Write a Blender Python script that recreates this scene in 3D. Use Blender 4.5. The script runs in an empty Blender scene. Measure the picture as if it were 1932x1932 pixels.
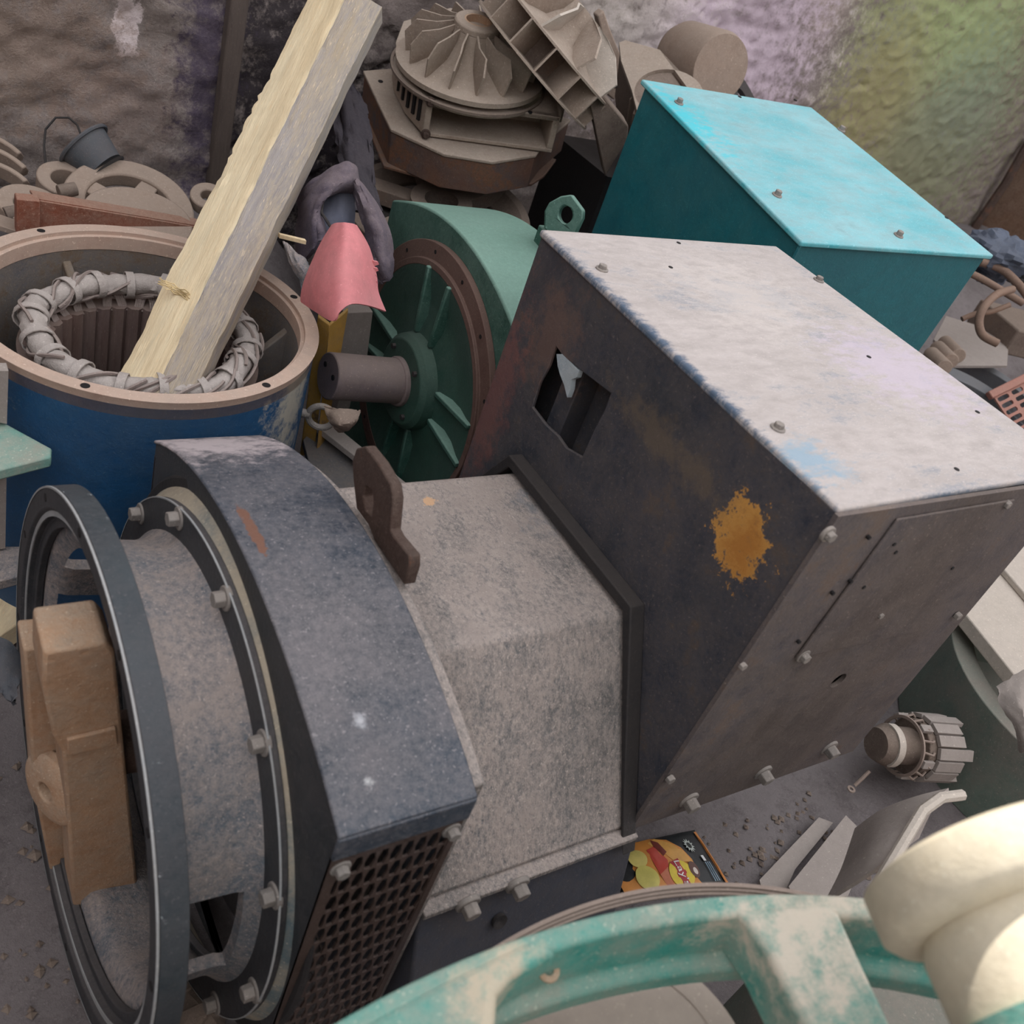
import bpy, bmesh, math, random
from mathutils import Vector, Matrix, noise
from mathutils.geometry import tessellate_polygon
random.seed(7)
sc = bpy.context.scene
COL = sc.collection
V = Vector
# ---- working space: axes = axes of the big generator (x along its shaft, y away from the camera, z up).
# Authored coordinates have the camera at (0,0,1.6) and the ground at z=-0.45; T() turns them into metres on ground z=0.
GS = 0.78
GZ = -0.45
def T(p): return V((p[0]*GS, p[1]*GS, (p[2]-GZ)*GS))
RW2C = ((0.8293,-0.4717,0.2996),(0.0933,0.6456,0.7580),(-0.5509,-0.6006,0.5794))
C2W = Matrix(RW2C).transposed()
FPX, CPX = 1775.0, 966.0
CAM = V((0,0,1.6))
# ---- camera
cd = bpy.data.cameras.new('camera'); cam = bpy.data.objects.new('camera', cd); COL.objects.link(cam)
cd.sensor_width = 36.0; cd.sensor_fit = 'HORIZONTAL'; cd.lens = FPX/1932*36.0
cd.clip_start = 0.02; cd.clip_end = 200
cam.matrix_world = Matrix.Translation(T(CAM)) @ C2W.to_4x4()
sc.camera = cam
cd.dof.use_dof = True; cd.dof.focus_distance = 1.9; cd.dof.aperture_fstop = 5.6
# ---- sky, sun, exposure
w = bpy.data.worlds.new('world'); sc.world = w; w.use_nodes = True
bg = w.node_tree.nodes['Background']
bg.inputs['Color'].default_value = (0.96, 0.97, 1.0, 1); bg.inputs['Strength'].default_value = 1.9
sd = bpy.data.lights.new('sun', 'SUN'); sun = bpy.data.objects.new('sun', sd); COL.objects.link(sun)
sd.energy = 7.0; sd.angle = math.radians(0.8); sd.color = (1.0, 0.95, 0.88)
SUNDIR = V((0.12, 0.57, 0.81)).normalized()
sun.rotation_euler = SUNDIR.to_track_quat('Z', 'Y').to_euler(); sun.location = (0, 4, 8)
sc.view_settings.view_transform = 'Standard'; sc.view_settings.look = 'None'
sc.view_settings.exposure = 0.0; sc.view_settings.gamma = 1.0
sc.view_settings.use_curve_mapping = False

# ================= helpers =================
def ray(px, py): return C2W @ V((px-CPX, -(py-CPX), -FPX))
def at(px, py, x=None, y=None, z=None, pl=None):
    "point of a real plane seen at a photo pixel"
    r = ray(px, py)
    if pl: n, p0 = pl; t = (V(p0)-CAM).dot(V(n))/V(n).dot(r)
    elif x is not None: t = x/r.x
    elif y is not None: t = y/r.y
    else: t = (z-CAM.z)/r.z
    return CAM + r*t
def atd(px, py, d): return CAM + ray(px, py)*(d/FPX)

def lin(c):
    return tuple(((v/255)/12.92 if v <= 10 else ((v/255+0.055)/1.055)**2.4) for v in c) + (1,)
_m = {}
def mat(name, base, base2=None, dust=(150,138,126), patch=0.25, up=0.4, rust=0, rustc=(92,58,38), chip=0, chipc=(170,175,178),
        rough=0.6, metal=0.0, bump=0.35, scale=1.0, fine=0.25, streak=(1,1,1), spots=(), spec=0.4, basis=None):
    if name in _m: return _m[name]
    m = bpy.data.materials.new(name); m.use_nodes = True; nt = m.node_tree; N = nt.nodes; L = nt.links
    for n in list(N): N.remove(n)
    out = N.new('ShaderNodeOutputMaterial'); bs = N.new('ShaderNodeBsdfPrincipled'); L.new(bs.outputs[0], out.inputs[0])
    geo = N.new('ShaderNodeNewGeometry')
    mp = N.new('ShaderNodeMapping'); mp.inputs['Scale'].default_value = streak; L.new(geo.outputs['Position'], mp.inputs[0])
    if basis:
        cmb = N.new('ShaderNodeCombineXYZ')
        for i, (vec, sc_) in enumerate(basis):
            dp = N.new('ShaderNodeVectorMath'); dp.operation = 'DOT_PRODUCT'; L.new(geo.outputs['Position'], dp.inputs[0]); dp.inputs[1].default_value = tuple(V(vec).normalized()*sc_)
            L.new(dp.outputs['Value'], cmb.inputs[i])
        mp = cmb
    def noi(s, d=6, r=0.6, src=None, dist=0):
        n = N.new('ShaderNodeTexNoise'); n.inputs['Scale'].default_value = s; n.inputs['Detail'].default_value = d
        n.inputs['Roughness'].default_value = r; n.inputs['Distortion'].default_value = dist
        L.new((src or mp).outputs[0], n.inputs['Vector']); return n.outputs['Fac']
    def mr(v, a, b, c=0.0, d=1.0):
        n = N.new('ShaderNodeMapRange'); n.inputs[1].default_value = a; n.inputs[2].default_value = b
        n.inputs[3].default_value = c; n.inputs[4].default_value = d; L.new(v, n.inputs[0]); return n.outputs[0]
    def ma(op, a, b, cl=False):
        n = N.new('ShaderNodeMath'); n.operation = op; n.use_clamp = cl
        for i, q in enumerate((a, b)):
            if q is None: continue
            if isinstance(q, (int, float)): n.inputs[i].default_value = q
            else: L.new(q, n.inputs[i])
        return n.outputs[0]
    def mix(f, a, b):
        n = N.new('ShaderNodeMix'); n.data_type = 'RGBA'
        if isinstance(f, (int, float)): n.inputs[0].default_value = f
        else: L.new(f, n.inputs[0])
        for i, q in ((6, a), (7, b)):
            if isinstance(q, tuple): n.inputs[i].default_value = q
            else: L.new(q, n.inputs[i])
        return n.outputs[2]
    big = noi(3.5*scale, 5, 0.6); med = noi(16*scale, 8, 0.7); fi = noi(120*scale, 4, 0.7)
    gr = noi(420*scale, 3, 0.7)
    b2 = base2 or tuple(max(0, int(v*0.75)) for v in base)
    col = mix(mr(big, 0.38, 0.62), lin(base), lin(b2))
    tint = noi(38*scale, 5, 0.7)
    col = mix(mr(tint, 0.3, 0.7, 0.0, 0.45), col, lin(tuple(int(v*0.72) for v in base)))
    if rust: col = mix(mr(ma('ADD', med, ma('MULTIPLY', big, 0.6)), 1.0-0.35*rust, 1.08-0.35*rust), col, mix(mr(fi, 0.35, 0.65), lin(rustc), lin(tuple(int(v*0.6) for v in rustc))))
    if chip: col = mix(mr(noi(55*scale, 7, 0.75, dist=0.6), 0.72-0.14*chip, 0.75-0.14*chip), col, lin(chipc))
    sx = N.new('ShaderNodeSeparateXYZ'); L.new(geo.outputs['Normal'], sx.inputs[0])
    upf = ma('MULTIPLY', mr(sx.outputs[2], 0.15, 0.9), up)
    pf = ma('MULTIPLY', mr(ma('ADD', med, ma('MULTIPLY', big, 0.8)), 0.72, 1.15), patch*2)
    df = ma('ADD', upf, ma('MULTIPLY', ma('ADD', pf, ma('MULTIPLY', ma('SUBTRACT', fi, 0.5), fine*2.4)), 1.0))
    df = ma('ADD', df, ma('MULTIPLY', ma('SUBTRACT', gr, 0.5), fine*1.6), True)
    d2 = tuple(int(v*0.86) for v in dust)
    col = mix(df, col, mix(mr(med, 0.35, 0.7), lin(dust), lin(d2)))
    spk = mr(noi(210*scale, 2, 0.5), 0.66, 0.70)
    col = mix(ma('MULTIPLY', spk, 0.55*min(1.0, patch*2.5)), col, lin(tuple(min(255, int(v*1.12)) for v in dust)))
    for (c, rad, sc_, amt) in spots:
        sb = N.new('ShaderNodeVectorMath'); sb.operation = 'SUBTRACT'; L.new(geo.outputs['Position'], sb.inputs[0]); sb.inputs[1].default_value = T(c)
        dv = N.new('ShaderNodeVectorMath'); dv.operation = 'DIVIDE'; L.new(sb.outputs[0], dv.inputs[0]); dv.inputs[1].default_value = tuple(q*GS for q in rad)
        ln = N.new('ShaderNodeVectorMath'); ln.operation = 'LENGTH'; L.new(dv.outputs[0], ln.inputs[0])
        q = ma('ADD', ln.outputs['Value'], ma('MULTIPLY', ma('SUBTRACT', noi(28, 8, 0.75), 0.5), (5.0 if amt > 2.5 else 2.6) if amt > 1 else 3.4))
        q = mr(q, 1.0, 0.85 if amt > 1 else 0.35)
        col = mix(ma('MULTIPLY', q, min(amt, 1.0)), col, lin(sc_))
    L.new(col, bs.inputs['Base Color'])
    L.new(mr(df, 0, 0.7, rough, 0.92), bs.inputs['Roughness'])
    bs.inputs['Metallic'].default_value = metal
    bs.inputs['Specular IOR Level'].default_value = spec
    if bump:
        bp = N.new('ShaderNodeBump'); bp.inputs['Strength'].default_value = bump; bp.inputs['Distance'].default_value = 0.004
        L.new(ma('ADD', ma('ADD', fi, med), ma('MULTIPLY', gr, 0.4)), bp.inputs['Height']); L.new(bp.outputs[0], bs.inputs['Normal'])
    _m[name] = m
    return m

class MB:
    def __init__(s): s.v = []; s.f = []; s.mi = []; s.cur = 0
    def add(s, vs, fs):
        b = len(s.v); s.v += [V(p) for p in vs]
        for f in fs: s.f.append([b+i for i in f]); s.mi.append(s.cur)
        return s
    def hexa(s, p):   # 4 bottom + 4 top
        return s.add(p, [(3,2,1,0),(4,5,6,7),(0,1,5,4),(1,2,6,5),(2,3,7,6),(3,0,4,7)])
    def box(s, a, b):
        x0,y0,z0 = a; x1,y1,z1 = b
        return s.hexa([(x0,y0,z0),(x1,y0,z0),(x1,y1,z0),(x0,y1,z0),(x0,y0,z1),(x1,y0,z1),(x1,y1,z1),(x0,y1,z1)])
    def ob(s, c, ax, ay, az):   # oriented box: centre + half vectors
        c, ax, ay, az = V(c), V(ax), V(ay), V(az)
        return s.hexa([c-ax-ay-az, c+ax-ay-az, c+ax+ay-az, c-ax+ay-az, c-ax-ay+az, c+ax-ay+az, c+ax+ay+az, c-ax+ay+az])
    def prism(s, loop, vec):
        loop = [V(p) for p in loop]; vec = V(vec); n = len(loop)
        return s.add(loop+[p+vec for p in loop], [tuple(range(n))[::-1], tuple(range(n, 2*n))]+[(i,(i+1)%n,n+(i+1)%n,n+i) for i in range(n)])
    def plate(s, outer, holes, vec):   # flat 3D loops, extruded
        loops = [[V(p) for p in outer]]+[[V(p) for p in h] for h in holes]
        tri = tessellate_polygon(loops); pts = [p for l in loops for p in l]; n = len(pts); vec = V(vec)
        fs = [tuple(t) for t in tri]+[tuple(n+i for i in t[::-1]) for t in tri]; b = 0
        for l in loops:
            k = len(l); fs += [(b+i, b+(i+1)%k, n+b+(i+1)%k, n+b+i) for i in range(k)]; b += k
        return s.add(pts+[p+vec for p in pts], fs)
    def lathe(s, c, ax, prof, n=64, a0=0, a1=2*math.pi, closed=True, ref=None):
        "prof = [(along axis, radius)...]"
        c = V(c); ax = V(ax).normalized(); r = V(ref) if ref else (V((0,0,1)) if abs(ax.z) < 0.9 else V((1,0,0)))
        u = (r-ax*r.dot(ax)).normalized(); w_ = ax.cross(u); full = abs(a1-a0-2*math.pi) < 1e-6
        m = n if full else n+1; k = len(prof); vs = []
        for i in range(m):
            a = a0+(a1-a0)*i/n; d = u*math.cos(a)+w_*math.sin(a)
            for (h, rr) in prof: vs.append(c+ax*h+d*rr)
        fs = []
        for i in range(n):
            j = (i+1) % m if full else i+1
            for q in range(k if closed else k-1): fs.append((i*k+q, i*k+(q+1)%k, j*k+(q+1)%k, j*k+q))
        if not full and closed: fs += [tuple(range(k))[::-1], tuple((m-1)*k+q for q in range(k))]
        return s.add(vs, fs)
    def cyl(s, p0, p1, r0, r1=None, n=32):
        p0, p1 = V(p0), V(p1); r1 = r0 if r1 is None else r1; ax = (p1-p0).normalized()
        r = V((0,0,1)) if abs(ax.z) < 0.9 else V((1,0,0)); u = (r-ax*r.dot(ax)).normalized(); w_ = ax.cross(u)
        vs = []
        for p, rr in ((p0, r0), (p1, r1)):
            for i in range(n):
                a = 2*math.pi*i/n; vs.append(p+(u*math.cos(a)+w_*math.sin(a))*rr)
        return s.add(vs, [tuple(range(n))[::-1], tuple(range(n, 2*n))]+[(i,(i+1)%n,n+(i+1)%n,n+i) for i in range(n)])
    def tube(s, path, r, n=8, closed=False):
        P = [V(p) for p in path]; m = len(P); vs = []; pu = None
        for i, p in enumerate(P):
            t = (P[(i+1)%m]-P[i-1]) if closed else (P[min(i+1, m-1)]-P[max(i-1, 0)])
            t = t.normalized() if t.length > 1e-9 else V((1,0,0))
            if pu is None: q = V((0,0,1)) if abs(t.z) < 0.9 else V((1,0,0)); u = (q-t*q.dot(t)).normalized()
            else: u = (pu-t*pu.dot(t)).normalized()
            pu = u; w_ = t.cross(u); rr = r[i] if isinstance(r, (list, tuple)) else r
            for k in range(n):
                a = 2*math.pi*k/n; vs.append(p+(u*math.cos(a)+w_*math.sin(a))*rr)
        fs = []
        for i in range(m if closed else m-1):
            j = (i+1) % m
            for k in range(n): fs.append((i*n+k, i*n+(k+1)%n, j*n+(k+1)%n, j*n+k))
        if not closed: fs += [tuple(range(n))[::-1], tuple((m-1)*n+k for k in range(n))]
        return s.add(vs, fs)
    def sheet(s, nu, nv, fn, th=0.004):
        "solid sheet from a parametric surface fn(u,v), u,v in 0..1"
        g = [[V(fn(i/nu, j/nv)) for j in range(nv+1)] for i in range(nu+1)]; vs = []; K = (nu+1)*(nv+1)
        nn = []
        for i in range(nu+1):
            for j in range(nv+1):
                a = g[min(i+1, nu)][j]-g[max(i-1, 0)][j]; b = g[i][min(j+1, nv)]-g[i][max(j-1, 0)]
                c = a.cross(b); nn.append(c.normalized() if c.length > 1e-12 else V((0,0,1)))
        fl = [p for r_ in g for p in r_]
        vs = [p+n_*th/2 for p, n_ in zip(fl, nn)]+[p-n_*th/2 for p, n_ in zip(fl, nn)]
        I = lambda i, j: i*(nv+1)+j; fs = []
        for i in range(nu):
            for j in range(nv):
                fs.append((I(i,j), I(i+1,j), I(i+1,j+1), I(i,j+1))); fs.append(tuple(K+q for q in (I(i,j+1), I(i+1,j+1), I(i+1,j), I(i,j))))
        for i in range(nu):
            fs.append((I(i+1,0), I(i,0), K+I(i,0), K+I(i+1,0))); fs.append((I(i,nv), I(i+1,nv), K+I(i+1,nv), K+I(i,nv)))
        for j in range(nv):
            fs.append((I(0,j), I(0,j+1), K+I(0,j+1), K+I(0,j))); fs.append((I(nu,j+1), I(nu,j), K+I(nu,j), K+I(nu,j+1)))
        return s.add(vs, fs)
    def build(s, name, m, parent=None, bevel=0, smooth=32, seg=2):
        pts = [T(p) for p in s.v]; me = bpy.data.meshes.new(name)
        lo = V([min(p[i] for p in pts) for i in range(3)]); hi = V([max(p[i] for p in pts) for i in range(3)])
        o_ = V(((lo.x+hi.x)/2, (lo.y+hi.y)/2, lo.z))
        me.from_pydata([p-o_ for p in pts], [], s.f)
        ms = m if isinstance(m, (list, tuple)) else [m]
        for q in ms: me.materials.append(q)
        for p, i in zip(me.polygons, s.mi): p.material_index = i
        bm = bmesh.new(); bm.from_mesh(me); bmesh.ops.recalc_face_normals(bm, faces=bm.faces); bm.to_mesh(me); bm.free()
        me.shade_smooth(); me.set_sharp_from_angle(angle=math.radians(smooth))
        ob = bpy.data.objects.new(name, me); COL.objects.link(ob)
        if parent is not None: ob.parent = parent; ob.location = o_-V(parent['_w'])
        else: ob.location = o_
        ob['_w'] = tuple(o_)
        if bevel:
            b = ob.modifiers.new('bevel', 'BEVEL'); b.width = bevel*GS; b.segments = seg; b.limit_method = 'ANGLE'; b.angle_limit = math.radians(40)
        return ob

def thing(name, label, cat, loc, group=None):
    o = bpy.data.objects.new(name, None); COL.objects.link(o); o.location = T(loc); o['_w'] = tuple(T(loc))
    o.empty_display_size = 0.1; o['label'] = label; o['category'] = cat
    if group: o['group'] = group
    return o
def tag(o, label, cat, group=None, kind=None):
    o['label'] = label; o['category'] = cat
    if group: o['group'] = group
    if kind: o['kind'] = kind
    return o
def struct(o, label=None):
    o['kind'] = 'structure'
    if label: o['label'] = label
    return o
def circ(c, u, v, r, n=20, r2=None):
    c, u, v = V(c), V(u).normalized(), V(v).normalized(); r2 = r if r2 is None else r2
    return [c+u*math.cos(2*math.pi*i/n)*r+v*math.sin(2*math.pi*i/n)*r2 for i in range(n)]
def bolt(p, n, r, parent, m, washer=True, h=None, name='bolt'):
    p = V(p); n = V(n).normalized(); h = h or r*1.1; b = MB(); rr = r
    if washer: b.cyl(p-n*r*0.4, p+n*r*0.25, r*1.5, r*1.45, 20); p = p+n*r*0.25
    b.cyl(p-n*r*0.2, p+n*h, rr, rr*0.96, 6)
    return b.build(name, m, parent, bevel=r*0.12)
def nz(x, y, z, s=1.0): return noise.noise(V((x, y, z))*s)
# ================= materials =================
WHT = (214,208,202)
M_ground = mat('ground', (100,92,92), (76,70,70), dust=(128,120,120), patch=0.7, chip=.2, chipc=(140,128,124), up=0.25, bump=0.8, fine=0.5, rough=0.9)
def wallpt(px, py, off=0.0):
    n = V((-0.15, 1, 0)).normalized(); return at(px, py, pl=(n, V((0.4, 3.3, 0))-n*off))
MOSS = lambda px, py, r, c, a: (tuple(wallpt(px, py)), (r, r, r), c, a)
wall_spots = [MOSS(1560, 20, 0.30, (186,170,160), .5),
    (tuple(wallpt(1800,150)), (1.7,1.7,1.9), (152,152,116), 0.9), (tuple(wallpt(1720,60)), (.8,.8,.9), (160,170,122), 0.5), (tuple(wallpt(1850,60)), (.9,.9,.5), (160,180,126), 0.5),
    (tuple(wallpt(1790,250)), (.9,.9,.8), (142,156,140), 0.6), (tuple(wallpt(1640,200)), (.6,.6,.6), (160,144,104), 0.5), (tuple(wallpt(1720,330)), (.9,.9,.5), (136,130,98), .5),
    (tuple(wallpt(1330,60)), (1.0,1.0,.55), (214,200,202), 0.9), (tuple(wallpt(1420,90)), (.8,.6,.8), (196,176,192), 0.7), (tuple(wallpt(1150,30)), (.5,.5,.3), (188,178,170), .7),
    (tuple(wallpt(243,45)), (.05,.05,.10), (220,205,205), 1.5), (tuple(wallpt(240,8)), (.05,.05,.06), (190,175,172), 1.0),
    (tuple(wallpt(70,90)), (.35,.35,.3), (150,128,112), .5), (tuple(wallpt(230,200)), (.3,.3,.25), (146,124,114), .4),
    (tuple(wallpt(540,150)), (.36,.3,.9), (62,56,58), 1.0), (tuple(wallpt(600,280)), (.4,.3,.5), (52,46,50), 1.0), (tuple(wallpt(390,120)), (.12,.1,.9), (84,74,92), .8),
    (tuple(wallpt(820,20)), (.5,.3,.25), (118,106,102), .6)]
M_wall = mat('wall_plaster', (142,130,124), (126,114,112), dust=(166,154,148), patch=0.4, up=0.5, bump=1.0, fine=0.9, rough=0.95, spots=wall_spots, chip=0.3, chipc=(186,174,168), spec=0.2)
M_brown = mat('side_wall', (112,84,66), (90,68,58), dust=(140,116,98), patch=0.4, up=0.3, bump=1.0, fine=0.6, rough=0.95)
M_postwood = mat('old_post_wood', (92,80,74), (70,60,58), dust=(120,106,98), patch=0.4, up=0.2, streak=(4,4,.6), bump=.6)
M_lid = mat('dusty_lid', (120,134,150), (150,150,152), dust=(200,190,186), patch=0.7, up=0.52, bump=0.25, fine=0.4, streak=(1,2.2,1), rough=0.7,
    spots=[(tuple(at(1400,560,z=.91)), (.25,.2,.05), (214,204,198), .5), (tuple(at(1250,650,x=1.21)), (.03,.6,.03), (70,92,116), .9), (tuple(at(1530,870,z=.91)), (.08,.07,.04), (146,172,190), .8), (tuple(at(1700,700,z=.91)), (.22,.2,.04), (204,190,206), .6)])
M_box = mat('black_box_paint', (60,62,68), (46,52,66), dust=(108,98,94), patch=0.3, up=0.3, rust=0.22, rustc=(86,68,58), chip=0.05, chipc=(160,140,116), bump=0.3, fine=0.3, rough=0.5,
    spots=[(tuple(at(1398,1015,x=1.22)), (.04,.055,.065), (196,142,72), 3), (tuple(at(1398,1030,x=1.22)), (.04,.045,.06), (172,112,48), .8), (tuple(at(1260,840,x=1.22)), (.1,.2,.05), (112,96,78), .5),
           (tuple(at(1040,640,x=1.22)), (.1,.12,.14), (112,88,78), .6), (tuple(at(930,760,x=1.22)), (.1,.08,.3), (124,82,76), .6)])
M_boxf = mat('brown_black_box_front', (86,76,72), (64,64,74), dust=(132,118,110), patch=0.35, up=0.3, rust=0.3, rustc=(88,64,54), chip=0.05, bump=0.3, fine=0.3, rough=0.55)
M_body = mat('dusty_body', (120,116,114), (100,104,108), dust=(186,172,164), patch=0.5, up=0.3, chip=0.3, chipc=(208,196,184), bump=0.7, fine=0.95, streak=(1.4,1,.7), rough=0.8,
    spots=[(tuple(at(1080,960,z=.43)), (.14,.12,.05), (120,126,134), .6), (tuple(at(812,942,z=.43)), (.018,.014,.02), (216,176,140), 3)])
M_cover = mat('dark_cover_paint', (64,72,84), (48,54,62), dust=(150,144,146), patch=0.28, up=0.08, chip=0.22, chipc=(176,180,186), bump=0.35, fine=0.4, rough=0.45,
    spots=[(tuple(at(400,850,z=.43)), (.2,.16,.14), (186,174,176), .95), (tuple(at(475,1010,z=.54)), (.012,.08,.03), (120,86,72), 1.6), (tuple(at(700,1478,z=.5)), (.018,.02,.02), (205,205,205), 1), (tuple(at(678,1368,z=.5)), (.016,.016,.02), (190,190,195), .8)])
M_black = mat('black_cast_paint', (52,54,58), (42,48,54), dust=(120,112,110), patch=0.15, up=0.35, chip=0.15, chipc=(170,170,165), bump=0.3, fine=0.25, rough=0.45)
M_ringrim = mat('ring_rim_paint', (58,68,74), (44,48,54), dust=(110,106,108), patch=0.15, up=0.1, chip=0.5, chipc=(176,182,184), bump=0.3, fine=0.2, rough=0.45)
M_adapt = mat('dusty_grey_cast', (112,118,126), (94,100,108), dust=(178,164,158), patch=0.5, up=0.2, bump=0.7, fine=0.8, chip=.15, chipc=(196,186,176), rough=0.85)
M_band = mat('teal_grey_band', (96,112,118), (120,122,118), dust=(186,172,152), patch=0.6, up=0.5, bump=0.3, fine=0.3)
M_rustblock = mat('rusty_steel', (192,152,120), (172,132,102), dust=(200,178,156), patch=0.45, up=0.15, rust=0.35, rustc=(158,98,64), bump=0.6, fine=0.4, rough=0.9)
M_rust = mat('dark_rust', (74,54,46), (58,44,40), dust=(120,104,94), patch=0.2, up=0.15, rust=0.4, rustc=(110,66,44), bump=0.6, fine=0.3, rough=0.8)
M_bolt = mat('dusty_bolt', (134,128,124), (112,108,106), dust=(176,166,158), patch=0.4, up=0.3, bump=0.3, metal=0.1)
M_dark = mat('dark_metal', (44,42,44), (34,34,38), dust=(84,76,72), patch=0.15, up=0.3, bump=0.3, fine=0.2, rough=0.6)
M_navy = mat('navy_lower_paint', (64,68,80), (52,58,70), dust=(104,96,94), patch=0.25, up=0.25, bump=0.25, fine=0.2, rough=0.6)
M_mesh = mat('rusty_mesh', (78,62,56), (56,50,58), dust=(116,100,94), patch=0.2, up=0.3, bump=0.4, fine=0.3)
M_teallid = mat('bright_teal_lid', (70,180,192), (110,194,204), dust=(160,204,210), patch=0.4, up=0.42, bump=0.15, fine=0.2, streak=(1,2,1), rough=0.6,
    spots=[(tuple(at(1270,230,z=.98)), (.12,.3,.08), (70,200,214), .8)])
M_teal = mat('deep_teal_paint', (18,100,110), (14,84,98), dust=(60,122,124), patch=0.25, up=0.3, chip=0.1, chipc=(110,170,170), bump=0.35, fine=0.15, rough=0.45)
M_blue = mat('blue_drum_paint', (30,82,126), (24,70,112), dust=(96,122,140), patch=0.12, up=0.3, chip=0.1, chipc=(120,160,190), bump=0.3, fine=0.12, rough=0.5,
    spots=[(tuple(at(560,760,z=.3)), (.10,.12,.30), (178,172,160), 1.0), (tuple(at(480,800,z=.2)), (.12,.06,.10), (150,150,150), .7), (tuple(at(5,760,z=.2)), (.04,.1,.2), (150,160,140), .8)])
M_rim = mat('rusty_pink_rim', (196,166,148), (180,150,136), dust=(208,186,170), patch=0.4, up=0.2, bump=0.2, fine=0.2, rough=0.85)
M_drumin = mat('drum_inside', (120,116,114), (96,96,102), dust=(140,124,108), patch=0.4, up=0.3, rust=0.3, rustc=(104,78,60), bump=0.4, fine=0.4, rough=0.85)
M_core = mat('stator_steel', (120,96,88), (96,80,82), dust=(150,132,122), patch=0.3, up=0.3, rust=0.3, bump=0.3, streak=(3,3,.5))
M_paper = mat('dusty_wrap', (176,166,160), (158,146,140), dust=(200,190,184), patch=0.4, up=0.3, bump=0.7, fine=0.35, rough=0.95)
M_strand = mat('winding_strand', (146,130,124), (120,104,102), dust=(176,162,154), patch=0.3, up=0.3, bump=0.4, fine=0.3)
M_green = mat('green_paint', (42,84,72), (34,70,62), dust=(138,172,158), patch=0.15, up=0.62, chip=0.14, chipc=(150,190,176), bump=0.25, fine=0.15, rough=0.5)
M_greendk = mat('green_endbell', (48,82,70), (40,66,62), dust=(96,112,100), patch=0.15, up=0.3, bump=0.3, fine=0.2, rough=0.6)
M_brownring = mat('brown_machined_ring', (98,72,64), (84,64,58), dust=(128,104,94), patch=0.3, up=0.2, bump=0.3, fine=0.2)
M_shaft = mat('shaft_steel', (128,112,108), (108,100,112), dust=(160,144,136), patch=0.25, up=0.35, bump=0.15, fine=0.25, rough=0.5, metal=0.15)
M_pink = mat('pink_plastic', (222,132,136), (210,124,130), dust=(218,150,150), patch=0.3, up=0.2, chip=0.02, chipc=(240,190,190), bump=0.1, fine=0.1, rough=0.5)
M_yellow = mat('yellow_steel', (196,150,60), (180,132,52), dust=(170,146,110), patch=0.3, up=0.2, rust=0.35, rustc=(112,74,50), bump=0.4)
_bd = (atd(650,0,2.61)-atd(315,690,2.185)).normalized(); BB = ((_bd, .16), (_bd.cross(V((0,0,1))), 1.6), (_bd.cross(_bd.cross(V((0,0,1)))), 1.6))
M_wood = mat('fresh_split_wood', (250,232,196), (246,224,184), dust=(222,190,146), patch=0.35, up=0, bump=0.5, fine=0.25, rough=0.8, chip=.12, chipc=(150,118,84), basis=BB)
M_woodg = mat('weathered_wood', (176,168,164), (150,144,144), dust=(206,188,162), patch=0.6, up=0, bump=1.0, fine=0.7, rough=0.95, rust=.2, rustc=(112,100,92), chip=.3, chipc=(84,76,72), basis=BB)
M_cast = mat('dusty_cast_metal', (156,140,126), (138,120,108), dust=(186,170,156), patch=0.4, up=0.3, rust=0.25, rustc=(120,90,72), bump=0.4, fine=0.35, rough=0.85)
M_castdk = mat('dusty_brown_cast', (116,100,90), (98,84,78), dust=(150,134,122), patch=0.35, up=0.35, rust=0.3, rustc=(110,78,60), bump=0.4, fine=0.3, rough=0.85)
M_rustplate = mat('rusty_blue_plate', (112,76,58), (60,62,72), dust=(130,108,92), patch=0.25, up=0.3, rust=0.5, rustc=(120,74,50), bump=0.4, fine=0.3)
M_tan = mat('tan_dust_ring', (158,138,124), (142,122,108), dust=(176,158,144), patch=0.4, up=0.35, bump=0.3, fine=0.3, rough=0.95)
M_redchan = mat('red_rust_channel', (142,82,62), (112,70,56), dust=(176,144,126), patch=0.3, up=0.5, rust=0.3, bump=0.4, fine=0.4)
M_bucket = mat('blue_grey_bucket', (84,90,100), (64,78,84), dust=(120,112,112), patch=0.3, up=0.2, bump=0.3, fine=0.2)
M_cloth = mat('grey_purple_cloth', (90,82,96), (68,64,80), dust=(128,114,118), patch=0.35, up=0.35, bump=0.5, fine=0.3, rough=0.95)
M_clothin = mat('blue_grey_lining', (84,88,104), (74,78,94), dust=(104,102,110), patch=0.2, up=0.15, bump=0.2, fine=0.15, rough=0.9)
M_tealcast = mat('teal_casting_paint', (58,160,148), (44,140,130), dust=(176,180,166), patch=0.45, up=0.22, chip=0.25, chipc=(110,200,186), spots=[(tuple(at(1500,1760,z=.70)), (.15,.16,.12), (204,194,178), .95), (tuple(at(1640,1700,z=.74)), (.2,.08,.12), (206,196,180), .9), (tuple(at(960,1860,z=.60)), (.06,.06,.12), (196,182,160), .9)], bump=0.3, fine=0.25, rough=0.6)
M_cream = mat('cream_motor_paint', (226,214,190), (206,192,166), dust=(236,228,210), patch=0.2, up=0.1, bump=0.2, fine=0.2, rough=0.6)
M_lam = mat('dusty_steel_strip', (150,132,122), (130,112,104), dust=(178,160,148), patch=0.3, up=0.3, bump=0.2)
M_card = mat('grey_cardboard', (160,150,144), (146,136,132), dust=(180,168,160), patch=0.3, up=0.2, bump=0.25, fine=0.2, rough=0.95)
M_slab = mat('pale_dusty_board', (190,178,166), (176,164,154), dust=(214,202,190), patch=0.35, up=0.35, bump=0.3, fine=0.3, rough=0.95)
M_hose = mat('brown_hose', (126,98,82), (104,82,74), dust=(150,126,110), patch=0.3, up=0.3, bump=0.3)
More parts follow.
